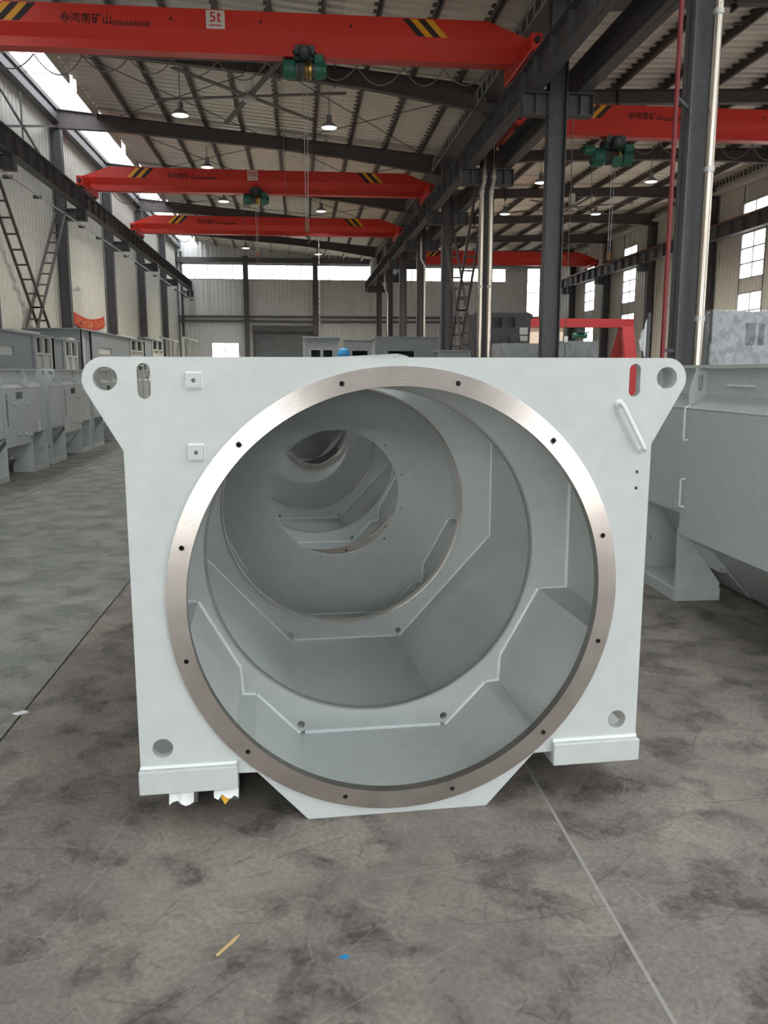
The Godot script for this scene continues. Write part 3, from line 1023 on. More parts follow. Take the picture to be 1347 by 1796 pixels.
func crane(x0: float, x1: float, z: float, tons: String, label: String, festoon_from: float, festoon_to: float, red: Material) -> void:
	var t := thing("bridge_crane", label, "crane", Vector3(0, 8.05, z), 0, "overhead bridge cranes")
	var key := "girder%f_%f" % [x0, x1]
	if not cache.has(key):
		cache[key] = girder_mesh(x0, x1)
	var g := put("girder", cache[key], red, t)
	var off := x0 + 7.75 + (0.42 if x0 > 0.0 else 0.0)
	stripes(g, -6.14 + off, 0.34, [1, 0, 1, 0], 0.16)
	stripes(g, x1 - 5.1 + 2.62, -0.34, [0, 1, 0, 1], 0.16)
	lettering(g, -4.5 + off, 0.45, 0.19, true)
	for hx in [-2.5, -0.68, 1.2]:
		put("port", mb().cyl(Vector3(hx + off, 0.6, 0.24), Vector3(hx + off, 0.6, 0.253), 0.03, 14), M.black, g)
	if tons:
		var s := put("capacity_plate", mb().span(Vector3(-1.79 + off, 0.44, 0.25), Vector3(-1.41 + off, 0.79, 0.258)), M.sign, t, "white capacity plate reading %s" % tons)
		text(s, tons, Vector3(-1.6 + off, 0.66, 0.26), 0.2, M.sign_red, 0.9)
		put("fine_print", mb().span(Vector3(-1.73 + off, 0.495, 0.258), Vector3(-1.47 + off, 0.515, 0.26)), M.sign_red, s)
	for e in [[x0 + 0.15, -1.0], [x1 - 0.15, 1.0]]:
		var x: float = e[0]
		var c := put("end_carriage", mb().cbox(Vector3(x, 0.12, 0), Vector3(0.24, 0.34, 2.3), 0.02), red, t)
		for s in [-0.9, 0.9]:
			put("wheel", mb().cyl(Vector3(x - 0.07, 0.0, s), Vector3(x + 0.07, 0.0, s), 0.13, 18), M.steel, c)
		for s in [-1.2, 1.2]:
			put("buffer", mb().cyl(Vector3(x, 0.14, s - 0.06 * signf(s)), Vector3(x, 0.14, s + 0.05 * signf(s)), 0.06, 12), M.black, c)
	# festoon cable loops under the girder
	var x := festoon_from
	var rng := RandomNumberGenerator.new()
	rng.seed = int(absf(z) * 10)
	put("festoon_wire", mb().cyl(Vector3(festoon_from - 0.4, 0.02, -0.3), Vector3(festoon_to + 0.4, 0.02, -0.3), 0.006, 5), M.galv, t)
	while x < festoon_to:
		var w := rng.randf_range(0.85, 1.05)
		var sag := rng.randf_range(0.3, 0.42)
		var pts := []
		for i in 13:
			var f := i / 12.0
			pts.append(Vector3(x + w * f, 0.02 - sag * (1 - pow(2 * f - 1, 2)), -0.3))
		put("festoon_cable", mb().tube(pts, 0.014, 6), M.cable, t)
		x += w

func hoist(at: Vector3, label: String, rope: float, big: bool) -> void:
	var t := thing("electric_hoist", label, "hoist", at, 0, "electric wire rope hoists")
	# trolley
	put("trolley", mb().cbox(Vector3(0.0, 0.1, 0), Vector3(0.5, 0.2, 0.34), 0.03), M.green_dark, t)
	for s in [-0.13, 0.13]:
		for zz in [-0.2, 0.2]:
			put("trolley_wheel", mb().cyl(Vector3(s, 0.2, zz - 0.03), Vector3(s, 0.2, zz + 0.03), 0.09, 14), M.steel, t)
	var mot := put("trolley_motor", mb().lathe(Vector3(0.0, 0.12, 0.15), Vector3(0, 0, 1), [Vector2(0, 0), Vector2(0.14, 0), Vector2(0.14, 0.16), Vector2(0.11, 0.24), Vector2(0, 0.24)], 20), M.green_dark, t)
	put("motor_cap", mb().lathe(Vector3(0.0, 0.12, 0.39), Vector3(0, 0, 1), [Vector2(0.06, 0), Vector2(0.06, 0.02), Vector2(0, 0.02)], 16), M.steel, mot)
	# drum and motors along x
	put("drum", mb().cyl(Vector3(-0.2, -0.13, 0), Vector3(0.22, -0.13, 0), 0.15, 24), M.steel, t)
	for i in 7:
		put("rope_turn", mb().lathe(Vector3(-0.14 + i * 0.035, -0.13, 0), Vector3(1, 0, 0), [Vector2(0.15, 0), Vector2(0.162, 0.012), Vector2(0.15, 0.024)], 20), M.brass if i > 3 else M.steel, t)
	put("rope_guide", mb().lathe(Vector3(0.1, -0.13, 0), Vector3(1, 0, 0), [Vector2(0.15, 0), Vector2(0.19, 0), Vector2(0.19, 0.04), Vector2(0.15, 0.04)], 24), M.brass, t)
	put("gearbox", mb().lathe(Vector3(-0.47, -0.13, 0), Vector3(1, 0, 0), [Vector2(0, 0), Vector2(0.16, 0), Vector2(0.2, 0.04), Vector2(0.2, 0.24), Vector2(0.17, 0.28), Vector2(0, 0.28)], 24), M.green, t)
	var hm := put("hoist_motor", mb().lathe(Vector3(0.22, -0.13, 0), Vector3(1, 0, 0), [Vector2(0, 0), Vector2(0.19, 0), Vector2(0.19, 0.14), Vector2(0.16, 0.16), Vector2(0.16, 0.22), Vector2(0.08, 0.26), Vector2(0, 0.26)], 24), M.green, t)
	for k in 10:
		var a := TAU * k / 10
		put("cooling_rib", mb().bar(Vector3(0.24, -0.13 + cos(a) * 0.195, sin(a) * 0.195), Vector3(0.35, -0.13 + cos(a) * 0.195, sin(a) * 0.195), 0.012, 0.012), M.green, hm)
	put("control_box", mb().cbox(Vector3(0.3, 0.02, 0.2), Vector3(0.2, 0.16, 0.12), 0.015), M.green, t)
	if big:
		put("end_motor", mb().lathe(Vector3(-0.68, 0.0, 0.05), Vector3(1, 0, 0), [Vector2(0, 0), Vector2(0.09, 0), Vector2(0.11, 0.03), Vector2(0.11, 0.24), Vector2(0, 0.24)], 18), M.green, t)
		put("brake_housing", mb().lathe(Vector3(0.02, -0.28, 0.2), Vector3(0, 0, 1), [Vector2(0, 0), Vector2(0.12, 0), Vector2(0.12, 0.1), Vector2(0, 0.1)], 18), M.green, t)
	for s in [-0.03, 0.05]:
		put("rope", mb().cyl(Vector3(s, -0.2, 0.1), Vector3(s * 0.6, -rope, 0.05), 0.008, 6), M.galv, t)
	var hb := put("hook_block", mb().cbox(Vector3(0, -rope - 0.1, 0.05), Vector3(0.1, 0.2, 0.07), 0.02), M.hook, t)
	var hk := []
	for i in 12:
		var a := -0.6 + i * 0.36
		hk.append(Vector3(sin(a) * 0.07, -rope - 0.36 + cos(a) * 0.08, 0.05))
	put("hook", mb().tube(hk, 0.016, 8), M.steel, hb)
	if big:
		t.scale = Vector3.ONE * 1.28
	put("pendant_cable", mb().cyl(Vector3(-0.5, -0.1, 0.12), Vector3(-0.45, -rope * 0.8, 0.12), 0.007, 5), M.cable, t)

func build_cranes() -> void:
	crane(-7.75, 5.1, -18.9, "5t", "bright red bridge crane girder with 5t plate nearest the camera", -6.4, 4.0, M.red)
	crane(-7.75, 5.1, -32.6, "10t", "second red bridge crane in the left bay with 10t plate", -6.8, -4.6, M.red)
	crane(-7.75, 5.1, -42.0, "", "third and farthest red bridge crane in the left bay", -6.8, -5.0, M.red)
	crane(5.82, 18.5, -24.0, "", "nearest red bridge crane in the right bay behind the steel columns", 9.6, 16.0, M.red)
	crane(5.82, 18.5, -52.0, "", "far red bridge crane in the right bay by the end windows", 9.6, 16.0, M.red)
	hoist(Vector3(0.22, 7.98, -18.9), "green electric hoist hanging from the nearest left bay crane", 3.25, false)
	hoist(Vector3(-1.5, 7.98, -32.6), "dark green electric hoist hanging from the 10t crane", 2.0, false)
	hoist(Vector3(8.95, 7.68, -23.95), "large green electric hoist under the right bay crane", 2.15, true)
	# load chain with ring hanging in the left bay
	var ch := thing("load_chain", "long thin load chain hanging from the third crane before the end windows", "chain", Vector3(1.05, 0, -42.0))
	put("hanger_bar", mb().cyl(Vector3(0, 8.045, 0), Vector3(0, 7.6, 0), 0.02, 8), M.galv, ch)
	for i in 36:
		var y := 7.6 - i * 0.13
		var pts := []
		for k in 8:
			var a := TAU * k / 8
			pts.append(Vector3(cos(a) * 0.03 if i % 2 == 0 else 0.0, y + sin(a) * 0.085, cos(a) * 0.03 if i % 2 == 1 else 0.0))
		put("link", mb().tube(pts, 0.011, 5, true), M.galv, ch)

# ------------------------------------------------------------------ machines
func plate_outline(foot: float, lugs: bool) -> PackedVector2Array:
	var right := []
	right.append(Vector2(0.313, 0.0))
	right.append(Vector2(0.481, 0.185))
	right.append(Vector2(0.545, 0.187))
	right.append(Vector2(0.545, foot))
	right.append(Vector2(0.859, foot))
	right.append(Vector2(0.859, 1.27))
	var c := Vector2(0.902, 1.487)
	var r := 0.068
	# tangent from the neck corner to the lug's rounding
	var d := c - Vector2(0.859, 1.27)
	var phi := atan2(d.y, d.x) - asin(r / d.length())
	var a0 := phi - PI / 2
	for i in 17:
		if not lugs:
			break
		var a := lerpf(a0, PI / 2, i / 16.0)
		right.append(c + Vector2(cos(a), sin(a)) * r)
	if not lugs:
		right.append(Vector2(0.76, 1.36))
		right.append(Vector2(0.76, 1.53))
	var p := PackedVector2Array()
	for q in right:
		p.append(q)
	for i in range(right.size() - 1, -1, -1):
		p.append(Vector2(-right[i].x, right[i].y))
	return p

func slot(c: Vector2, h: float, r: float) -> PackedVector2Array:
	var p := PackedVector2Array()
	for i in 9:
		var a := PI * i / 8
		p.append(c + Vector2(0, h / 2 - r) + Vector2(cos(a), sin(a)) * r)
	for i in 9:
		var a := PI + PI * i / 8
		p.append(c - Vector2(0, h / 2 - r) + Vector2(cos(a), sin(a)) * r)
	return p

const BORE_Y := 0.776
const EX := Vector3(1, 0, 0)
const EY := Vector3(0, 1, 0)
const EZ := Vector3(0, 0, -1)

func face_plate(hole_r: float, foot: float, bolts: bool, bolt_r := 0.412) -> ArrayMesh:
	var holes := [MB.circ(Vector2(0, BORE_Y), hole_r, 112)]
	for s in [-1.0, 1.0]:
		if not bolts:
			holes.append(MB.circ(Vector2(0.902 * s, 1.49), 0.036, 24))
			holes.append(slot(Vector2(0.789 * s, 1.482), 0.108, 0.0195))
		holes.append(MB.circ(Vector2(0.785 * s, 0.292), 0.033, 24))
	if not bolts:
		for y in [1.176, 1.121]:
			holes.append(MB.circ(Vector2(0.8135, y), 0.0065, 10))
	if bolts:
		for k in 12:
			var a := TAU * (k + 0.5) / 12
			holes.append(MB.circ(Vector2(0.01, BORE_Y) + Vector2(cos(a), sin(a)) * bolt_r, 0.0075, 8))
		for s in [-0.105, 0.105]:
			holes.append(MB.circ(Vector2(s, 0.074), 0.006, 8))
	return mb().extrude(plate_outline(foot, not bolts), holes, Vector3.ZERO, EX, EY, EZ, 0.0, 0.032).mesh()

# the turned face of the ring: fine concentric grooves, with flat lands round the twelve bolt holes
func bore_ring() -> ArrayMesh:
	var m := mb()
	var r0 := 0.689
	var r1 := 0.752
	var grooves := 30
	var step := (r1 - r0) / (grooves * 2)
	var tilt := 0.13
	for b in grooves * 2:
		var ra := r0 + b * step
		var rb := ra + step
		var up := b % 2 == 0
		var za := 0.012 if up else 0.012 + step * tilt
		var zb := 0.012 + step * tilt if up else 0.012
		for k in 240:
			if (k - 10) % 20 == 0 and rb > 0.712 and ra < 0.731:
				continue
			var a0 := deg_to_rad(1.5 * k - 0.75)
			var a1 := deg_to_rad(1.5 * k + 0.75)
			var d0 := Vector3(cos(a0), sin(a0), 0)
			var d1 := Vector3(cos(a1), sin(a1), 0)
			var s := -tilt if up else tilt
			var n0 := (d0 * s + Vector3(0, 0, 1)).normalized()
			var n1 := (d1 * s + Vector3(0, 0, 1)).normalized()
			var z0 := Vector3(0, 0, za)
			var z1 := Vector3(0, 0, zb)
			m.tri(d0 * ra + z0, d0 * rb + z1, d1 * rb + z1, n0, n0, n1)
			m.tri(d0 * ra + z0, d1 * rb + z1, d1 * ra + z0, n0, n1, n1)
	for k in 12:
		var q := PackedVector2Array()
		for c in [[0.711, 14.25], [0.732, 14.25], [0.732, 15.75], [0.711, 15.75]]:
			var a := deg_to_rad(c[1] + 30.0 * k)
			q.append(Vector2(cos(a), sin(a)) * c[0])
		var ac := deg_to_rad(15.0 + 30.0 * k)
		land(m, q, Vector2(cos(ac), sin(ac)) * 0.7215, 0.0085)
	m.lathe(Vector3.ZERO, EZ, [Vector2(r1, -0.012), Vector2(r1, 0.026), Vector2(r0, 0.026), Vector2(r0, -0.012)], 144)
	return m.mesh()

# flat patch with a round hole, front at z = 0.0121
func land(m: MB, q: PackedVector2Array, c: Vector2, r: float) -> void:
	var angles := []
	for i in 16:
		angles.append(TAU * i / 16)
	for p in q:
		angles.append(fposmod((p - c).angle(), TAU))
	angles.sort()
	var outer := []
	for a in angles:
		var best := 1.0
		var d := Vector2(cos(a), sin(a))
		for k in 4:
			var hit = Geometry2D.segment_intersects_segment(c, c + d, q[k], q[(k + 1) % 4])
			if hit != null:
				best = minf(best, (hit - c).length())
		outer.append(c + d * (best if best < 1.0 else r * 1.3))
	var f := Vector3(0, 0, 1)
	for i in angles.size():
		var j := (i + 1) % angles.size()
		var d0 := Vector3(cos(angles[i]), sin(angles[i]), 0)
		var d1 := Vector3(cos(angles[j]), sin(angles[j]), 0)
		var C := Vector3(c.x, c.y, 0.0121)
		var A := C + d0 * r
		var B := C + d1 * r
		m.quad(A, B, Vector3(outer[j].x, outer[j].y, 0.0121), Vector3(outer[i].x, outer[i].y, 0.0121), f)

func ring_strip(r0: float, r1: float, d0: float, d1: float) -> ArrayMesh:
	return mb().lathe(Vector3.ZERO, EZ, [Vector2(r0, d0), Vector2(r1, d0), Vector2(r1, d1), Vector2(r0, d1), Vector2(r0, d0)], 128).mesh()

func panel(parent: Node, called: String, a: Vector2, b: Vector2, w0: float, w1: float, th: float, material: Material) -> void:
	# plate between two points of the cross section, its inner face on the line, thickness outwards
	var d := (b - a).normalized()
	var nn := Vector2(d.y, -d.x)
	if nn.dot((a + b) / 2 - Vector2(0, 0.8)) < 0:
		nn = -nn
	var q := PackedVector2Array([a, b, b + nn * th, a + nn * th])
	put(called, mb().extrude(q, [], Vector3.ZERO, EX, EY, EZ, w0, w1), material, parent)

func mirrored(p: Array) -> Array:
	var out := p.duplicate()
	for i in range(p.size() - 1, -1, -1):
		out.append(Vector2(-p[i].x, p[i].y))
	return out

func weld(parent: Node, pts: Array, w: float, r := 0.006) -> void:
	for i in pts.size() - 1:
		var a: Vector2 = pts[i]
		var b: Vector2 = pts[i + 1]
		if a.distance_to(b) < 0.02:
			continue
		put("weld_bead", mb().tube([Vector3(a.x, a.y, -w), Vector3(b.x, b.y, -w)], r, 6, false, false), M.weld, parent)

# sections: lengths of the near, middle and far section; lod: whether the inside can be seen
func machine(called: String, label: String, at: Vector3, turn: float, s: Array, foot0: float, foot1: float, inside: bool, paint: Material, rear_r := 0.388, vents := false) -> Node3D:
	var t := thing(called, label, "machine frame", at, turn, "machine frames")
	var w1: float = s[0]
	var w2: float = s[0] + s[1]
	var w3: float = s[0] + s[1] + s[2]
	var fy := maxf(foot0 + 0.012, 0.012)
	var k1 := "front%f" % fy
	if not cache.has(k1):
		cache[k1] = face_plate(0.735, fy, false)
	var k2 := "rear%f_%f" % [fy, rear_r]
	if not cache.has(k2):
		cache[k2] = face_plate(rear_r, fy, true, rear_r + 0.024)
	put("front_plate", cache[k1], paint, t)
	var rp := put("rear_plate", cache[k2], paint, t)
	rp.position.z = -w3
	if not cache.has("bore"):
		cache["bore"] = bore_ring()
		cache["bolt_hole"] = mb().lathe(Vector3(0, 0, 0.0118), EZ, [Vector2(0.0, 0.035), Vector2(0.0086, 0.03), Vector2(0.0086, 0.0)], 14).mesh()
		cache["rim"] = ring_strip(0.655, 0.664, -0.012, 0.04)
		cache["rim2"] = ring_strip(0.669, 0.676, -0.004, 0.024)
	var rg := put("bore_ring", cache["bore"], M.bore, t, "machined steel ring with twelve bolt holes")
	rg.position = Vector3(0, BORE_Y, 0)
	for k in 12:
		var ac := TAU * (k + 0.5) / 12
		put("bolt_hole", cache["bolt_hole"], M.hole_shade, rg).position = Vector3(cos(ac), sin(ac), 0) * 0.7215
	# cross sections of the shell
	var notch := [Vector2(0.313, 0.012), Vector2(0.487, 0.195), Vector2(0.545, 0.2), Vector2(0.55, 0.312), Vector2(0.71, 0.6), Vector2(0.835, 0.602), Vector2(0.835, 1.27), Vector2(0.72, 1.36), Vector2(0.72, 1.53)]
	var plain := [Vector2(0.313, 0.018), Vector2(0.835, 0.59), Vector2(0.835, 1.27), Vector2(0.72, 1.36), Vector2(0.72, 1.53)]
	var nm := ["lower_panel", "leg_panel", "leg_panel", "leg_panel", "leg_panel", "side_panel", "ledge_panel", "upper_panel"]
	var pm := ["lower_panel", "side_panel", "ledge_panel", "upper_panel"]
	for e in [[0.032, w1], [w2 + 0.02, w3]]:
		put("bottom_panel", mb().span(Vector3(-0.313, 0.0, -e[0]), Vector3(0.313, 0.012, -e[1])), paint, t)
		for sx in [-1.0, 1.0]:
			for i in notch.size() - 1:
				panel(t, nm[i], notch[i] * Vector2(sx, 1), notch[i + 1] * Vector2(sx, 1), e[0], e[1], 0.012, paint)
	put("bottom_panel", mb().span(Vector3(-0.313, 0.003, -w1), Vector3(0.313, 0.018, -w2)), paint, t)
	for sx in [-1.0, 1.0]:
		for i in plain.size() - 1:
			if i == 1 and vents and sx > 0:
				var hs := [PackedVector2Array([Vector2(w1 + 0.08, 0.75), Vector2(w1 + 0.16, 0.75), Vector2(w1 + 0.16, 1.2), Vector2(w1 + 0.08, 1.2)]), PackedVector2Array([Vector2(w1 + 0.5, 1.12), Vector2(w1 + 0.82, 1.12), Vector2(w1 + 0.82, 1.22), Vector2(w1 + 0.5, 1.22)])]
				put("side_panel", mb().extrude(PackedVector2Array([Vector2(w1 + 0.003, 0.59), Vector2(w2, 0.59), Vector2(w2, 1.275), Vector2(w1 + 0.003, 1.275)]), hs, Vector3.ZERO, EZ, EY, EX, 0.849, 0.861, false), paint, t)
				continue
			panel(t, pm[i], plain[i] * Vector2(sx, 1), plain[i + 1] * Vector2(sx, 1), w1 + 0.003, w2, 0.026 if i == 1 else 0.014, paint)
		# skirt below the middle side panel
		put("side_panel", mb().span(Vector3(sx * 0.849, 0.46, -w1), Vector3(sx * 0.861, 0.59, -w2)), paint, t)
		# top flange
		put("top_flange", mb().span(Vector3(sx * 0.66, 1.532, -0.03), Vector3(sx * 0.8, 1.552, -w3)), paint, t)
		for wz in [w1, w2]:
			put("rib", mb().extrude(PackedVector2Array([Vector2(0.734, 1.53), Vector2(0.734, 1.36), Vector2(0.845, 1.285), Vector2(0.845, 1.4), Vector2(0.8, 1.53)]), [slot(Vector2(0.775, 1.44), 0.1, 0.016)], Vector3.ZERO, EX * sx, EY, EZ, wz, wz + 0.014), paint, t)
	# top deck
	put("top_deck", mb().span(Vector3(-0.66, 1.536, -0.03), Vector3(0.66, 1.55, -w1)), paint, t)
	# the middle section is open on top where the cooler will sit
	for sx in [-1.0, 1.0]:
		put("top_deck", mb().span(Vector3(sx * (0.36 if inside else 0.5), 1.536, -w1), Vector3(sx * 0.66, 1.55, -w2)), paint, t)
	put("top_deck", mb().span(Vector3(-0.66, 1.536, -w2), Vector3(0.66, 1.55, -w3)), paint, t)
	# diaphragms
	var full := mirrored(notch)
	var fullp := mirrored(plain)
	if not cache.has("dia1"):
		var drain := []
		for sx in [-1.0, 1.0]:
			drain.append(MB.circ(Vector2(0.305 * sx, 0.05), 0.016, 14))
		var hs := [MB.circ(Vector2(0, BORE_Y), 0.674, 112)]
		cache["dia1"] = mb().extrude(PackedVector2Array(full), hs + drain, Vector3.ZERO, EX, EY, EZ, 0.0, 0.02).mesh()
		var hs2 := [MB.circ(Vector2(0, BORE_Y), 0.66, 112)]
		cache["dia2"] = mb().extrude(PackedVector2Array(fullp), hs2 + drain, Vector3.ZERO, EX, EY, EZ, 0.0, 0.02).mesh()
	var d1 := put("diaphragm", cache["dia1"], paint, t)
	d1.position.z = -w1
	put("machined_rim", cache["rim2"], M.galv, d1).position = Vector3(0, BORE_Y, 0)
	var d2 := put("diaphragm", cache["dia2"], paint, t)
	d2.position.z = -w2
	put("machined_rim", cache["rim"], M.bright, d2).position = Vector3(0, BORE_Y, 0)
	if inside:
		weld(d1, full.slice(0, 7), -0.002, 0.0105)
		weld(d1, full.slice(11, 18), -0.002, 0.0105)
		weld(d1, [Vector2(-0.29, 0.014), Vector2(0.29, 0.014)], -0.002, 0.0105)
		weld(d2, fullp.slice(0, 3), -0.002, 0.007)
		weld(d2, fullp.slice(7, 10), -0.002, 0.007)
		weld(d2, [Vector2(-0.29, 0.02), Vector2(0.29, 0.02)], -0.002, 0.007)
		weld(rp, full.slice(0, 7), -0.002, 0.007)
		weld(rp, full.slice(11, 18), -0.002, 0.007)
		weld(rp, [Vector2(-0.31, 0.014), Vector2(0.31, 0.014)], -0.002, 0.007)
	# feet: a thick block with gussets
	for sx in [-1.0, 1.0]:
		for e in [[-0.03, w1], [w2, w3 + 0.03]]:
			put("foot_block", mb().cbox(Vector3(sx * 0.704, (foot0 + foot1) / 2, -(e[0] + e[1]) / 2), Vector3(0.318, foot1 - foot0, e[1] - e[0]), 0.004), paint, t)
			var gz: float = e[1] - 0.02 if e[0] < 0.0 else e[0]
			put("gusset", mb().extrude(PackedVector2Array([Vector2(0.555, foot1), Vector2(0.859, foot1), Vector2(0.859, 0.5), Vector2(0.842, 0.5), Vector2(0.555, foot1 + 0.04)]), [], Vector3.ZERO, EX * sx, EY, EZ, gz, gz + 0.02), paint, t)
	return t

func u_handle(parent: Node, a: Vector3, b: Vector3, out: Vector3, r := 0.007) -> void:
	put("handle", mb().tube([a, a + out * 0.8, a + out + (b - a).normalized() * 0.01, b + out - (b - a).normalized() * 0.01, b + out * 0.8, b], r, 8), M.weld, parent)

func build_machines() -> void:
	# the machine in front
	var t := machine("machine_frame", "large pale grey welded machine frame with round bore facing the camera", Vector3(0.3175, 0, -2.6214), deg_to_rad(2.65), [0.66, 1.2, 0.5], 0.144, 0.226, true, M.paint)
	for y in [1.484, 1.264]:
		var b := put("boss", mb().extrude(PackedVector2Array([Vector2(-0.021, -0.021), Vector2(0.021, -0.021), Vector2(0.021, 0.021), Vector2(-0.021, 0.021)]), [MB.circ(Vector2.ZERO, 0.007, 12)], Vector3(-0.64, y, 0), EX, EY, EZ, -0.018, 0.0), M.paint, t)
		for k in 4:
			var a := Vector2(-0.023, -0.023).rotated(k * PI / 2)
			var c := Vector2(-0.023, -0.023).rotated((k + 1) * PI / 2)
			put("weld_bead", mb().tube([Vector3(-0.64 + a.x, y + a.y, 0.001), Vector3(-0.64 + c.x, y + c.y, 0.001)], 0.005, 6), M.weld, b)
	u_handle(t, Vector3(0.738, 1.405, 0), Vector3(0.823, 1.253, 0), Vector3(0, 0, 0.03), 0.008)
	for p in [Vector2(0.738, 1.405), Vector2(0.823, 1.253)]:
		put("weld_bead", mb().lathe(Vector3(p.x, p.y, 0), Vector3(0, 0, 1), [Vector2(0.016, 0), Vector2(0.012, 0.008), Vector2(0.0, 0.009)], 12), M.weld, t)
	for sx in [-1.0, 1.0]:
		put("weld_bead", mb().tube([Vector3(sx * 0.548, 0.228, 0.004), Vector3(sx * 0.858, 0.228, 0.004)], 0.008, 6), M.weld, t)
	# packing under the left foot
	var rng := RandomNumberGenerator.new()
	rng.seed = 5
	var pk := [["wrapped_packing", "white wrapped packing under the outer end of the left front foot", -0.73, 0.16], ["wrapped_packing", "white wrapped packing under the inner end of the left front foot", -0.585, 0.07]]
	var basis := Transform3D(Basis(Vector3.UP, deg_to_rad(2.65)), Vector3(0.3175, 0, -2.6214))
	for i in 2:
		var p := thing(pk[i][0], pk[i][1], "packing", basis * Vector3(pk[i][2], 0, -0.05), deg_to_rad(2.65), "wrapped packing pieces")
		var m := mb()
		var w := 0.04
		var ridge := []
		for j in 7:
			ridge.append([Vector3(-w + j * w / 3, 0.143, 0.06), Vector3(-w + j * w / 3, 0.118 + rng.randf_range(-0.014, 0.01) - (0.012 if i == 0 else 0.0), 0.072 + rng.randf_range(-0.008, 0.01)), Vector3(-w + j * w / 3, 0.112 + rng.randf_range(-0.012, 0.01), -0.12)])
		for j in 6:
			m.flat(ridge[j][0], ridge[j + 1][0], ridge[j + 1][1], ridge[j][1], Vector3(0, 0.2, -0.4))
			m.flat(ridge[j][1], ridge[j + 1][1], ridge[j + 1][2], ridge[j][2], Vector3(0, 0.4, 0))
		put("paper", m, M.wrap_paper, p)
		put("core", mb().span(Vector3(-0.035, 0.0, -0.3), Vector3(0.035, 0.143, -0.12)), M.steel, p)
		if i == 1:
			put("tape_end", mb().extrude(PackedVector2Array([Vector2(-0.02, 0.118), Vector2(0.02, 0.118), Vector2(-0.005, 0.085)]), [], Vector3.ZERO, EX, EY, EZ, -0.066, -0.06), M.tape, p)
	# second machine on the same axis right behind; its far end is closed by a bearing ring
	var axis := Basis(Vector3.UP, deg_to_rad(2.65))
	var m2 := machine("machine_frame", "second welded frame in line behind the front one, seen through its bore", Vector3(0.3175, 0, -2.6214) + axis * Vector3(0.03, 0, -3.9), deg_to_rad(2.65), [0.66, 1.2, 0.5], 0.0, 0.2, true, M.paint, 0.456)
	put("lifting_plate", mb().extrude(PackedVector2Array([Vector2(-0.8, 1.5), Vector2(0.7, 1.5), Vector2(0.715, 1.59), Vector2(0.68, 1.632), Vector2(0.6, 1.65), Vector2(-0.8, 1.578)]), [MB.circ(Vector2(0.58, 1.612), 0.015, 16), MB.circ(Vector2(0.655, 1.603), 0.015, 16)], Vector3.ZERO, EX, EY, EZ, -0.03, -0.005), M.paint, m2)
	# third one stands the other way round, its small bearing end towards us
	var m3 := machine("machine_frame", "third welded frame in line, its small machined ring deep in the bore view", Vector3(0.3175, 0, -2.6214) + axis * Vector3(0.2, 0, -9.6), deg_to_rad(182.65), [0.66, 1.2, 0.5], 0.0, 0.2, true, M.paint, 0.36)
	var br := mb()
	var bh := [MB.circ(Vector2.ZERO, 0.36, 72)]
	for k in 12:
		var a := TAU * (k + 0.5) / 12
		bh.append(MB.circ(Vector2(cos(a), sin(a)) * 0.384, 0.007, 10))
	br.extrude(MB.circ(Vector2.ZERO, 0.408, 72), bh, Vector3(0, BORE_Y, -2.36), EX, EY, EZ, 0.03, 0.06)
	put("bearing_ring", br, M.bore, m3, "small machined ring with bolt holes")
	machine("machine_frame", "fourth welded frame in line, added unseen behind the third to darken its bore", Vector3(0.3175, 0, -2.6214) + axis * Vector3(0.2, 0, -9.85), deg_to_rad(2.65), [0.66, 1.2, 0.5], 0.0, 0.2, false, M.paint)  # unseen frame added to block the far end and keep the bore dark
	# machine on the right, alongside
	var mr := machine("machine_frame", "machine frame standing close on the right with its side towards us", Vector3(3.32, 0, -3.3), 0.0, [0.62, 1.15, 0.65], 0.0, 0.085, false, M.paint)
	for y in [[1.29, 1.08], [0.83, 0.65]]:
		u_handle(mr, Vector3(-0.861, y[0], -1.72), Vector3(-0.861, y[1], -1.72), Vector3(-0.03, 0, 0))
	for z in [[-1.46, -1.2], [-0.98, -0.78]]:
		u_handle(mr, Vector3(-0.734, 1.43, z[0]), Vector3(-0.734, 1.43, z[1]), Vector3(-0.03, 0, 0))
	for y in [0.69, 0.66]:
		put("clip", mb().tube([Vector3(-0.861, y, -1.79), Vector3(-0.885, y, -1.79), Vector3(-0.885, y - 0.015, -1.77), Vector3(-0.861, y - 0.015, -1.77)], 0.004, 6), M.weld, mr)
	# row on the left
	var zs := [-8.1, -11.05, -14.05, -17.0, -19.95, -22.9]
	var lb := ["grey machine frame at the left edge of the picture, nearest of the left row", "second machine frame of the left row with a raised lug", "third machine frame of the left row behind the lug", "fourth machine frame of the left row", "fifth machine frame of the left row", "last machine frame of the left row"]
	for i in zs.size():
		if i == 0:
			continue
		var ml := machine("machine_frame", lb[i], Vector3(-4.88 - 0.03 * i, 0, zs[i]), 0.0, [0.8, 1.1, 0.72], 0.0, 0.085, false, M.paint, 0.388, true)
		# little bosses
		for q in [[-1.2, 1.06], [-1.7, 1.05], [-1.28, 0.62], [-1.6, 0.6], [-1.8, 0.58]]:
			put("lug", mb().cyl(Vector3(0.86, q[1], q[0]), Vector3(0.91, q[1], q[0]), 0.024, 10), M.paint, ml)
		u_handle(ml, Vector3(0.861, 0.78, -2.2), Vector3(0.861, 0.6, -2.2), Vector3(0.03, 0, 0))

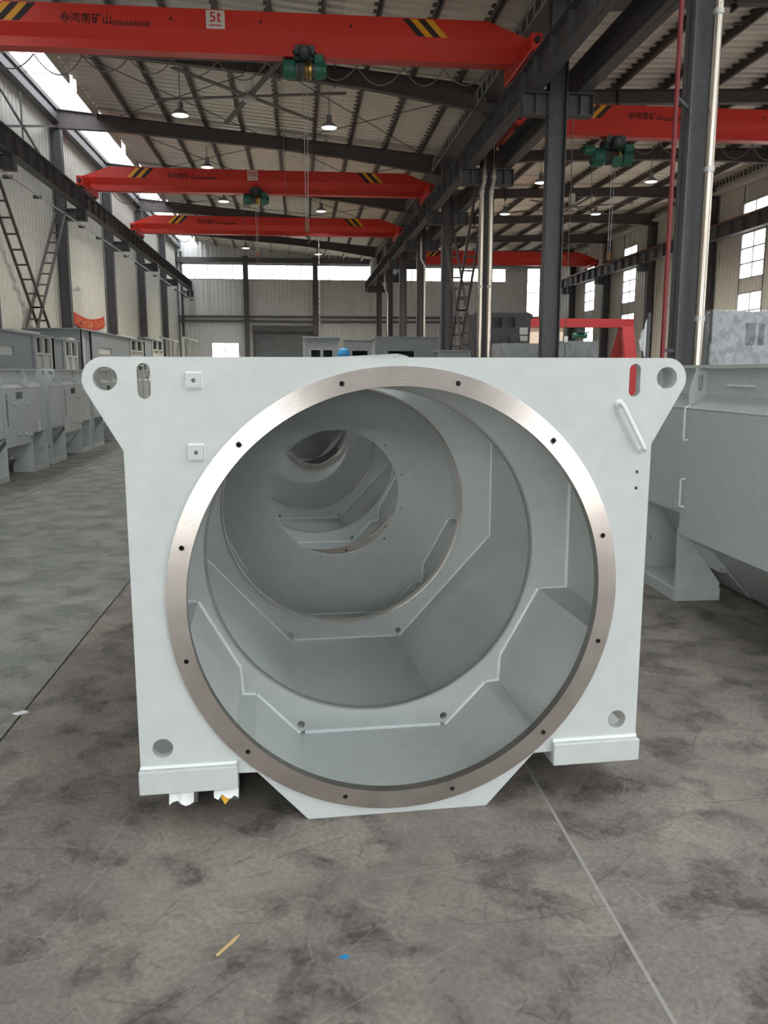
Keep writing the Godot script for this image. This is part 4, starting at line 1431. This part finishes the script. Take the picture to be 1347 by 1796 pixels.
# ------------------------------------------------------------------ housings
func housing(label: String, x: float, z0: float, z1: float, h: float, pane: Array, lattice: Array, door: Array) -> void:
	var t := thing("cooler_housing", label, "housing", Vector3(x, 0, 0), 0, "sheet metal housings")
	# body: a box whose side towards the aisle is x = 0
	var w := 1.6
	put("end_panel", mb().span(Vector3(-w, 0.06, z0 - 0.03), Vector3(0, h, z0)), M.paint_box, t)
	put("end_panel", mb().span(Vector3(-w, 0.06, z1), Vector3(0, h, z1 + 0.03)), M.paint_box, t)
	put("back_panel", mb().span(Vector3(-w, 0.06, z0), Vector3(-w + 0.03, h, z1)), M.paint_box, t)
	put("top_panel", mb().span(Vector3(-w, h, z0 + 0.1), Vector3(0.06, h + 0.04, z1 - 0.1)), M.paint_box, t)
	put("skid", mb().span(Vector3(-w, 0, z0), Vector3(0.0, 0.08, z1)), M.steel, t)
	var zl0: float = lattice[0] if lattice else z1
	# side sheet with a window
	var z_from := z0
	if door:
		put("side_panel", mb().span(Vector3(-0.03, 0.06, z0), Vector3(0, h, door[0])), M.paint_box, t)
		put("door_jamb", mb().span(Vector3(-0.12, 0.06, door[0]), Vector3(0.0, h - 0.2, door[0] - 0.1)), M.lattice, t)
		put("inner_wall", mb().span(Vector3(-0.1, 0.06, door[0]), Vector3(-0.07, h, door[1])), M.paint_box, t)
		z_from = door[1]
	if pane:
		var L := z_from - zl0
		var m := mb()
		m.extrude(PackedVector2Array([Vector2(0, 0.06), Vector2(L, 0.06), Vector2(L, h), Vector2(0, h)]), [PackedVector2Array([Vector2(z_from - pane[0], pane[2]), Vector2(z_from - pane[1], pane[2]), Vector2(z_from - pane[1], pane[3]), Vector2(z_from - pane[0], pane[3])])], Vector3(0, 0, z_from), Vector3(0, 0, -1), Vector3(0, 1, 0), Vector3(-1, 0, 0), 0.0, 0.03, false)
		put("side_panel", m, M.paint_box, t)
		put("window_sheet", mb().span(Vector3(-0.05, pane[2] - 0.03, pane[0]), Vector3(-0.035, pane[3] + 0.03, pane[1])), M.lattice, t, "pale sheet behind the window opening")
	else:
		put("side_panel", mb().span(Vector3(-0.03, 0.06, z_from), Vector3(0, h, zl0)), M.paint_box, t)
	put("corner_post", mb().span(Vector3(-0.02, 0.06, zl0 + 0.25), Vector3(0.03, h, zl0 + 0.1)), M.paint_box, t)
	if lattice:
		var l0: float = lattice[0]
		var l1: float = lattice[1]
		for i in 3:
			var z := lerpf(l0, l1, i / 2.0)
			put("lattice_post", mb().span(Vector3(-0.06, 0.06, z - 0.04), Vector3(0.03, h, z + 0.04)), M.lattice, t)
		for f in [0.0, 0.28, 0.42, 0.7, 1.0]:
			var y := lerpf(h - 1.3, h, f)
			put("lattice_rail", mb().span(Vector3(-0.06, y - 0.035, l0), Vector3(0.03, y, l1)), M.lattice, t)
		put("lattice_panel", mb().span(Vector3(-0.05, lerpf(h - 1.3, h, 0.42), l0), Vector3(-0.03, lerpf(h - 1.3, h, 0.7), l1)), M.lattice, t)
		put("lattice_back", mb().span(Vector3(-0.5, 0.06, l0), Vector3(-0.47, h, l1)), M.paint_box, t)
	put("lifting_bar", mb().span(Vector3(-0.1, h + 0.04, lerpf(z0, z1, 0.55)), Vector3(0.05, h + 0.09, lerpf(z0, z1, 0.85))), M.lattice, t)

func build_housings() -> void:
	housing("grey sheet metal housing with small window at the left picture edge", -6.2, -15.4, -21.75, 2.35, [-17.7, -19.0, 1.86, 2.06], [-20.5, -21.7], [])
	housing("narrow grey housing with pale lattice frame behind the second left machine", -6.2, -22.0, -24.2, 2.33, [], [-23.0, -24.15], [])
	housing("long grey housing with doorway, window and lattice below the red banner", -6.2, -24.8, -34.2, 2.7, [-26.8, -28.6, 2.06, 2.27], [-31.8, -34.1], [-25.0, -26.0])
	housing("far grey housing with pale lattice end beyond the long housing", -6.2, -34.6, -39.2, 2.85, [], [-36.4, -39.1], [])
	# open pale frame rack further back
	var rk := thing("frame_rack", "open pale steel rack at the far left below the end windows", "rack", Vector3(-6.2, 0, 0))
	for z in [-46.0, -48.2, -50.4, -52.6]:
		for x in [0.0, -1.2]:
			put("post", mb().span(Vector3(x - 0.07, 0, z - 0.05), Vector3(x + 0.07, 3.35, z + 0.05)), M.lattice, rk)
	for x in [0.0, -1.2]:
		for y in [0.4, 1.8, 3.3]:
			put("rail", mb().span(Vector3(x - 0.05, y, -46.0), Vector3(x + 0.05, y + 0.08, -52.6)), M.lattice, rk)
	# housings far down the middle, seen above the front machine
	far_box("grey housing with square openings far behind the front machine", Vector3(0.75, 0, -28.0), Vector3(1.15, 2.62, 1.6), 2)
	far_box("grey housing with low window beside the blue cap", Vector3(3.35, 0, -26.0), Vector3(1.9, 2.55, 1.6), 1)
	far_box("low grey housing half hidden by the paired downpipes", Vector3(2.6, 0, -34.0), Vector3(1.5, 2.75, 1.4), 1)
	far_box("dark low cabinet left of the paired downpipes", Vector3(4.2, 0, -22.4), Vector3(0.8, 2.05, 0.9), 0)
	var bc := thing("blue_cover", "small bright blue cover on a stand far behind the front machine", "cover", Vector3(1.42, 0, -26.6))
	put("stand", mb().span(Vector3(-0.12, 0, -0.12), Vector3(0.12, 1.95, 0.12)), M.paint_box, bc)
	put("cover", mb().lathe(Vector3(0, 1.95, 0), Vector3.UP, [Vector2(0, 0), Vector2(0.2, 0), Vector2(0.2, 0.12), Vector2(0.16, 0.24), Vector2(0.07, 0.3), Vector2(0, 0.31)], 16), M.blue, bc)

func far_box(label: String, at: Vector3, s: Vector3, wins: int) -> void:
	var t := thing("cooler_housing", label, "housing", at, 0, "sheet metal housings")
	var holes := []
	if wins == 1:
		holes.append(PackedVector2Array([Vector2(-s.x * 0.3, s.y - 0.62), Vector2(s.x * 0.12, s.y - 0.62), Vector2(s.x * 0.12, s.y - 0.4), Vector2(-s.x * 0.3, s.y - 0.4)]))
	elif wins == 2:
		for q in [-0.3, 0.05]:
			holes.append(PackedVector2Array([Vector2(s.x * q, s.y - 0.75), Vector2(s.x * (q + 0.26), s.y - 0.75), Vector2(s.x * (q + 0.26), s.y - 0.4), Vector2(s.x * q, s.y - 0.4)]))
	put("front_panel", mb().extrude(PackedVector2Array([Vector2(-s.x / 2, 0.06), Vector2(s.x / 2, 0.06), Vector2(s.x / 2, s.y), Vector2(-s.x / 2, s.y)]), holes, Vector3.ZERO, EX, EY, EZ, 0.0, 0.03, false), M.paint_box, t)
	for sx in [-1.0, 1.0]:
		put("side_panel", mb().span(Vector3(sx * s.x / 2, 0.06, -0.03), Vector3(sx * (s.x / 2 - 0.03), s.y, -s.z)), M.paint_box, t)
		put("corner_post", mb().span(Vector3(sx * s.x / 2 - 0.05, 0.06, 0.03), Vector3(sx * s.x / 2 + 0.05, s.y, -0.05)), M.paint_box, t)
	put("back_panel", mb().span(Vector3(-s.x / 2, 0.06, -s.z), Vector3(s.x / 2, s.y, -s.z - 0.03)), M.paint_box, t)
	put("top_panel", mb().span(Vector3(-s.x / 2 - 0.06, s.y, 0.06), Vector3(s.x / 2 + 0.06, s.y + 0.04, -s.z - 0.06)), M.paint_box, t)
	put("skid", mb().span(Vector3(-s.x / 2, 0, 0), Vector3(s.x / 2, 0.08, -s.z)), M.steel, t)

# ------------------------------------------------------------------ right bay
func film_sheet(parent: Node, o: Vector3, ax: Vector3, w: float, h: float, out: Vector3, seed_: int) -> void:
	var f := FastNoiseLite.new()
	f.seed = seed_
	f.frequency = 1.4
	var nx := int(w / 0.028)
	var ny := int(h / 0.035)
	f.noise_type = FastNoiseLite.TYPE_SIMPLEX
	f.fractal_type = FastNoiseLite.FRACTAL_RIDGED
	f.fractal_octaves = 3
	f.frequency = 1.1
	var H := func(i: int, j: int) -> Vector3:
		var u := w * i / nx
		var v := h * j / ny
		return o + ax * u + Vector3.UP * v + out * (0.07 + f.get_noise_2d(u * 2.2 + seed_ * 7.0, v * 1.5) * 0.045)
	var m := mb()
	var P := []
	var N := []
	for j in ny + 1:
		var row := []
		for i in nx + 1:
			row.append(H.call(i, j))
		P.append(row)
	for j in ny + 1:
		var row := []
		for i in nx + 1:
			var du: Vector3 = P[j][mini(i + 1, nx)] - P[j][maxi(i - 1, 0)]
			var dv: Vector3 = P[mini(j + 1, ny)][i] - P[maxi(j - 1, 0)][i]
			var q := du.cross(dv).normalized()
			row.append(q if q.dot(out) > 0 else -q)
		N.append(row)
	for j in ny:
		for i in nx:
			m.tri(P[j][i], P[j][i + 1], P[j + 1][i + 1], N[j][i], N[j][i + 1], N[j + 1][i + 1])
			m.tri(P[j][i], P[j + 1][i + 1], P[j + 1][i], N[j][i], N[j + 1][i + 1], N[j + 1][i])
	put("plastic_film", m, M.film, parent, "crinkled clear plastic film")

func wrapped_box(label: String, at: Vector3, s: Vector3, seed_: int, wins: bool) -> void:
	var t := thing("wrapped_housing", label, "housing", at, 0, "housings wrapped in plastic film")
	var holes := []
	if wins:
		holes.append(PackedVector2Array([Vector2(0.0, s.y - 0.52), Vector2(0.17, s.y - 0.52), Vector2(0.17, s.y - 0.16), Vector2(0.0, s.y - 0.16)]))
		holes.append(PackedVector2Array([Vector2(0.22, s.y - 0.52), Vector2(0.33, s.y - 0.52), Vector2(0.33, s.y - 0.16), Vector2(0.22, s.y - 0.16)]))
	put("front_panel", mb().extrude(PackedVector2Array([Vector2(-s.x / 2, 0), Vector2(s.x / 2, 0), Vector2(s.x / 2, s.y), Vector2(-s.x / 2, s.y)]), holes, Vector3.ZERO, EX, EY, EZ, 0.0, 0.03, false), M.paint_box, t)
	for sx in [-1.0, 1.0]:
		put("side_panel", mb().span(Vector3(sx * s.x / 2, 0, -0.03), Vector3(sx * (s.x / 2 - 0.03), s.y, -s.z)), M.paint_box, t)
	put("top_panel", mb().span(Vector3(-s.x / 2, s.y, 0), Vector3(s.x / 2, s.y + 0.03, -s.z)), M.paint_box, t)
	put("back_panel", mb().span(Vector3(-s.x / 2, 0, -s.z), Vector3(s.x / 2, s.y, -s.z - 0.03)), M.cream if wins else M.paint_box, t)
	film_sheet(t, Vector3(-s.x / 2 - 0.06, 0.05, 0), Vector3(1, 0, 0), s.x + 0.12, s.y, Vector3(0, 0, 1), seed_)
	film_sheet(t, Vector3(-s.x / 2, 0.05, -s.z), Vector3(0, 0, 1), s.z, s.y, Vector3(-1, 0, 0), seed_ + 3)

func build_right_bay_things() -> void:
	wrapped_box("tall housing in crinkled plastic film right of the nearest column", Vector3(7.35, 0, -13.2), Vector3(1.15, 2.46, 1.3), 2, true)
	wrapped_box("grey housing wrapped in plastic film under the red gantry", Vector3(8.5, 0, -25.0), Vector3(1.2, 2.4, 1.2), 8, false)
	wrapped_box("low film-wrapped housing in front of the dark generator set", Vector3(6.9, 0, -25.6), Vector3(1.2, 2.35, 1.2), 14, false)
	# draped sheet left of the nearest column
	var d := thing("draped_stand", "slim post with a pale plastic sheet hanging beside the red pipe", "stand", Vector3(4.86, 0, -11.3))
	put("post", mb().cyl(Vector3.ZERO, Vector3(0, 2.32, 0), 0.025, 10), M.steel, d)
	var m := mb()
	var cols := []
	for k in 9:
		var f := k / 8.0
		var zz := sin(k * 1.9) * 0.035 * f
		cols.append([Vector3(-0.13 * f, 2.3 - 0.36 * f - 0.02 * sin(k * 2.0), zz), Vector3(-0.13 * f, 1.72 + 0.18 * f * f + 0.02 * cos(k * 1.4), zz * 1.5)])
	for k in 8:
		m.flat(cols[k][0], cols[k + 1][0], cols[k + 1][1], cols[k][1], Vector3(0, 2, -4))
		var b := Vector3(0, 0, -0.006)
		m.flat(cols[k][0] + b, cols[k + 1][0] + b, cols[k + 1][1] + b, cols[k][1] + b, Vector3(0, 2, 4))
	put("sheet", m, M.wrap_paper, d)
	# dark generator set on a base frame
	var g := thing("generator_set", "dark grey machine with two square windows beyond the paired downpipes", "machine", Vector3(7.3, 0, -30.0))
	put("base_frame", mb().span(Vector3(-1.25, 0, -0.1), Vector3(1.25, 2.3, -1.6)), M.steel, g)
	put("deck", mb().span(Vector3(-1.3, 2.3, 0.1), Vector3(1.3, 2.38, -1.8)), M.steel, g)
	put("body", mb().extrude(PackedVector2Array([Vector2(-1.15, 2.38), Vector2(1.1, 2.38), Vector2(1.14, 3.55), Vector2(1.05, 3.62), Vector2(-0.95, 3.62), Vector2(-1.18, 3.3)]), [PackedVector2Array([Vector2(-0.3, 3.1), Vector2(0.05, 3.1), Vector2(0.05, 3.45), Vector2(-0.3, 3.45)]), PackedVector2Array([Vector2(0.2, 3.1), Vector2(0.55, 3.1), Vector2(0.55, 3.45), Vector2(0.2, 3.45)])], Vector3.ZERO, EX, EY, EZ, 0.0, 0.06, false), M.steel, g)
	put("core", mb().span(Vector3(-1.1, 2.38, -0.2), Vector3(1.08, 3.55, -1.6)), M.steel, g)
	put("vent_plate", mb().span(Vector3(0.72, 2.85, 0.02), Vector3(1.02, 3.1, 0.0)), M.white, g)
	put("vent_plate", mb().span(Vector3(0.72, 2.62, 0.02), Vector3(1.02, 2.8, 0.0)), M.white, g)
	for i in 6:
		put("rib", mb().span(Vector3(-1.1 + i * 0.36, 2.38, 0.1), Vector3(-1.07 + i * 0.36, 2.75, 0.0)), M.steel, g)
	put("cap", mb().cyl(Vector3(1.0, 3.6, -0.3), Vector3(1.25, 3.5, -0.3), 0.1, 12), M.steel, g)
	# red gantry crane with a little hoist
	var r := thing("gantry_crane", "low red gantry crane with splayed legs beneath the right windows", "crane", Vector3(12.1, 0, -35.0))
	put("beam", mb().span(Vector3(-3.2, 3.38, -0.2), Vector3(2.2, 3.74, 0.2)), M.red_dull, r)
	for s in [-1.0, 1.0]:
		put("leg", mb().bar(Vector3(1.95, 3.4, s * 0.1), Vector3(1.75 + 0.2 * s, 0.15, s * 1.3), 0.5, 0.22), M.red_dull, r)
		put("leg", mb().bar(Vector3(-2.9, 3.4, s * 0.1), Vector3(-2.9, 0.15, s * 1.3), 0.3, 0.22), M.red_dull, r)
		put("wheel", mb().cyl(Vector3(1.7 + 0.2 * s, 0.12, s * 1.3), Vector3(1.86 + 0.2 * s, 0.12, s * 1.3), 0.12, 14), M.steel, r)
		put("wheel", mb().cyl(Vector3(-2.98, 0.12, s * 1.3), Vector3(-2.82, 0.12, s * 1.3), 0.12, 14), M.steel, r)
	var h := thing("small_hoist", "small green hoist on the low red gantry", "hoist", Vector3(12.0, 3.05, -35.0))
	put("drum", mb().lathe(Vector3(-0.3, 0, 0), Vector3(1, 0, 0), [Vector2(0, 0), Vector2(0.14, 0), Vector2(0.14, 0.16), Vector2(0.11, 0.18), Vector2(0.11, 0.42), Vector2(0.14, 0.44), Vector2(0.14, 0.6), Vector2(0, 0.6)], 18), M.green, h)
	put("trolley", mb().span(Vector3(-0.18, 0.1, -0.16), Vector3(0.18, 0.33, 0.16)), M.green_dark, h)
	put("rope", mb().cyl(Vector3(0, -0.1, 0), Vector3(0, -1.4, 0), 0.012, 6), M.galv, h)
	# cream cabin behind the gantry
	var c := thing("cream_cabin", "cream panelled cabin standing behind the low red gantry", "cabin", Vector3(12.6, 0, -41.0))
	put("wall_panel", mb().span(Vector3(-2.0, 0, 0), Vector3(0.6, 3.7, -0.1)), M.cream, c)
	put("wall_panel", mb().span(Vector3(-2.0, 0, -0.1), Vector3(-1.9, 3.7, -2.6)), M.cream, c)
	put("wall_panel", mb().span(Vector3(0.5, 0, -0.1), Vector3(0.6, 3.7, -2.6)), M.cream, c)
	put("roof_panel", mb().span(Vector3(-2.1, 3.7, 0.1), Vector3(0.7, 3.8, -2.7)), M.cream, c)
	put("door_leaf", mb().span(Vector3(0.05, 0, 0.03), Vector3(0.55, 2.6, 0.0)), M.steel, c)

# ------------------------------------------------------------------ lamps, fans
func pendant(at: Vector3, label: String, lit: bool) -> void:
	var t := thing("pendant_lamp", label, "lamp", at, 0, "bell shaped hall lamps")
	put("shade", mb().lathe(Vector3.ZERO, Vector3.UP, [Vector2(0.24, 0.0), Vector2(0.235, 0.03), Vector2(0.19, 0.09), Vector2(0.09, 0.16), Vector2(0.08, 0.17), Vector2(0.08, 0.36), Vector2(0.0, 0.37)], 24), M.shade, t)
	put("rim", mb().lathe(Vector3.ZERO, Vector3.UP, [Vector2(0.24, -0.012), Vector2(0.252, 0.0), Vector2(0.24, 0.02)], 24), M.white, t)
	put("diffuser", mb().lathe(Vector3.ZERO, Vector3.UP, [Vector2(0.0, -0.03), Vector2(0.14, -0.022), Vector2(0.23, 0.004), Vector2(0.0, 0.005)], 24), M.lamp if lit else M.sign, t)
	put("hanger_rod", mb().cyl(Vector3(0, 0.36, 0), Vector3(0, roof_y(at.x) - at.y + 0.1, 0), 0.012, 6), M.steel, t)
	if lit:
		var l := SpotLight3D.new()
		l.name = "lamp_light"
		l.light_color = Color(1.0, 0.97, 0.92)
		l.light_energy = 44.0
		l.spot_range = 40.0
		l.spot_attenuation = 2.0
		l.spot_angle = 75.0
		l.light_size = 0.2
		l.shadow_enabled = true
		t.add_child(l)
		l.position = Vector3(0, -0.06, 0)
		l.rotation_degrees.x = -90

func fan(at: Vector3, label: String, r: float, phase: float) -> void:
	var t := thing("ceiling_fan", label, "fan", at, 0, "large ceiling fans")
	put("hub", mb().lathe(Vector3(0, -0.12, 0), Vector3.UP, [Vector2(0, 0), Vector2(0.16, 0), Vector2(0.2, 0.06), Vector2(0.2, 0.16), Vector2(0.1, 0.2), Vector2(0, 0.2)], 20), M.galv, t)
	put("motor_case", mb().cbox(Vector3(0, 0.32, 0), Vector3(0.24, 0.5, 0.2), 0.03), M.white, t)
	put("drop_rod", mb().cyl(Vector3(0, 0.5, 0), Vector3(0, roof_y(at.x) - at.y, 0), 0.04, 10), M.steel, t)
	for k in 6:
		var a := phase + TAU * k / 6
		var d := Vector3(cos(a), 0, sin(a))
		put("blade", mb().bar(d * 0.15, d * r, 0.16, 0.02), M.steel_warm, t)

func build_lamps_and_fans() -> void:
	pendant(Vector3(-3.31, 8.85, -25.9), "lit bell lamp hung left of the ceiling fan, nearest of the left line", true)
	pendant(Vector3(1.03, 8.85, -26.7), "lit bell lamp hung right of the ceiling fan, nearest the middle columns", true)
	pendant(Vector3(-3.46, 9.4, -34.5), "lit bell lamp just above the second red crane", true)
	pendant(Vector3(-3.17, 8.85, -38.2), "lit bell lamp between the second and third red cranes, left", true)
	pendant(Vector3(1.13, 8.85, -40.0), "lit bell lamp between the second and third red cranes, right", true)
	pendant(Vector3(-3.09, 8.85, -52.0), "far lit bell lamp above the end windows, left", true)
	pendant(Vector3(1.31, 8.85, -54.2), "far lit bell lamp above the end windows, right", true)
	pendant(Vector3(9.4, 8.7, -32.6), "bell lamp hung right of the second middle column", true)
	pendant(Vector3(9.58, 8.7, -39.0), "bell lamp hung by the third middle column", true)
	pendant(Vector3(13.55, 8.7, -32.0), "bell lamp right of the large hoist", true)
	pendant(Vector3(13.77, 8.7, -38.6), "bell lamp below the large hoist near its ropes", true)
	fan(Vector3(-1.2, 8.72, -23.6), "large six bladed ceiling fan below the left bay roof", 2.6, 0.2)
	fan(Vector3(11.9, 8.55, -36.4), "large six bladed ceiling fan in the right bay", 2.6, 0.5)

# ------------------------------------------------------------------ small things
func build_small_things() -> void:
	# hung red banner with gold writing, too small to read in the picture
	var t := thing("banner", "sagging red cloth banner with gold writing on the left wall", "banner", Vector3(-8.53, 0, 0))
	var m := mb()
	var top := []
	for i in 25:
		var f := i / 24.0
		var z := -33.0 - 5.2 * f
		var sag := 0.22 * (1.0 - pow(2.0 * f - 1.0, 2))
		top.append(Vector3(sin(f * 9.0) * 0.02, lerpf(3.8, 3.92, f) - sag, z))
	for i in 24:
		var dn := Vector3(0, -0.46, 0)
		m.flat(top[i], top[i + 1], top[i + 1] + dn, top[i] + dn, Vector3(-5, 3, -35))
		m.flat(top[i] - Vector3(0.01, 0, 0), top[i + 1] - Vector3(0.01, 0, 0), top[i + 1] + dn - Vector3(0.01, 0, 0), top[i] + dn - Vector3(0.01, 0, 0), Vector3(5, 3, -35))
	var bn := put("cloth", m, M.banner, t)
	var rng := RandomNumberGenerator.new()
	rng.seed = 77
	for i in 11:
		var p: Vector3 = top[3 + i * 2 - (1 if i > 5 else 0)]
		m = mb()
		for k in 5:
			var y := -0.1 - rng.randf() * 0.26
			var zz := rng.randf_range(-0.12, 0.12)
			if k % 2 == 0:
				m.span(p + Vector3(0.008, y - 0.018, -0.13), p + Vector3(0.012, y + 0.018, 0.13))
			else:
				m.span(p + Vector3(0.008, -0.38, zz - 0.018), p + Vector3(0.012, -0.1, zz + 0.018))
		put("character", m, M.gold, bn)
	# little bits on the floor
	var st := thing("wood_splinter", "thin pale wood splinter lying on the floor in the foreground", "splinter", Vector3(-0.215, 0.003, -1.995), 0.95)
	put("sliver", mb().extrude(PackedVector2Array([Vector2(-0.045, -0.002), Vector2(0.03, -0.003), Vector2(0.047, 0.0), Vector2(0.02, 0.003), Vector2(-0.04, 0.002)]), [], Vector3.ZERO, Vector3(1, 0, 0), Vector3(0, 0, 1), Vector3.UP, -0.003, 0.003), M.wood, st)
	var bs := thing("blue_scrap", "tiny crumpled blue scrap on the floor in the foreground", "scrap", Vector3(0.09, 0.0, -1.92), 0.3)
	put("scrap", mb().extrude(PackedVector2Array([Vector2(-0.012, -0.005), Vector2(0.004, -0.008), Vector2(0.014, 0.002), Vector2(0.0, 0.007)]), [], Vector3.ZERO, Vector3(1, 0, 0), Vector3(0, 0, 1), Vector3.UP, 0.0, 0.004), M.blue, bs)
	var ws := thing("paper_scrap", "small pale paper scrap by the floor joint at the left", "scrap", Vector3(-1.27, 0.0, -3.62), 0.5)
	put("scrap", mb().extrude(PackedVector2Array([Vector2(-0.03, -0.012), Vector2(0.02, -0.018), Vector2(0.034, 0.008), Vector2(-0.008, 0.016)]), [], Vector3.ZERO, Vector3(1, 0, 0), Vector3(0, 0, 1), Vector3.UP, 0.0, 0.006), M.wrap_paper, ws)
	var o := thing("wall_camera", "small white security camera on a bracket above the banner", "camera", Vector3(-8.55, 4.5, -32.6))
	put("bracket", mb().bar(Vector3(0, 0, 0), Vector3(0.35, 0.02, 0), 0.04, 0.04), M.white, o)
	put("body", mb().cbox(Vector3(0.42, 0.06, 0.02), Vector3(0.14, 0.12, 0.3), 0.02), M.white, o)
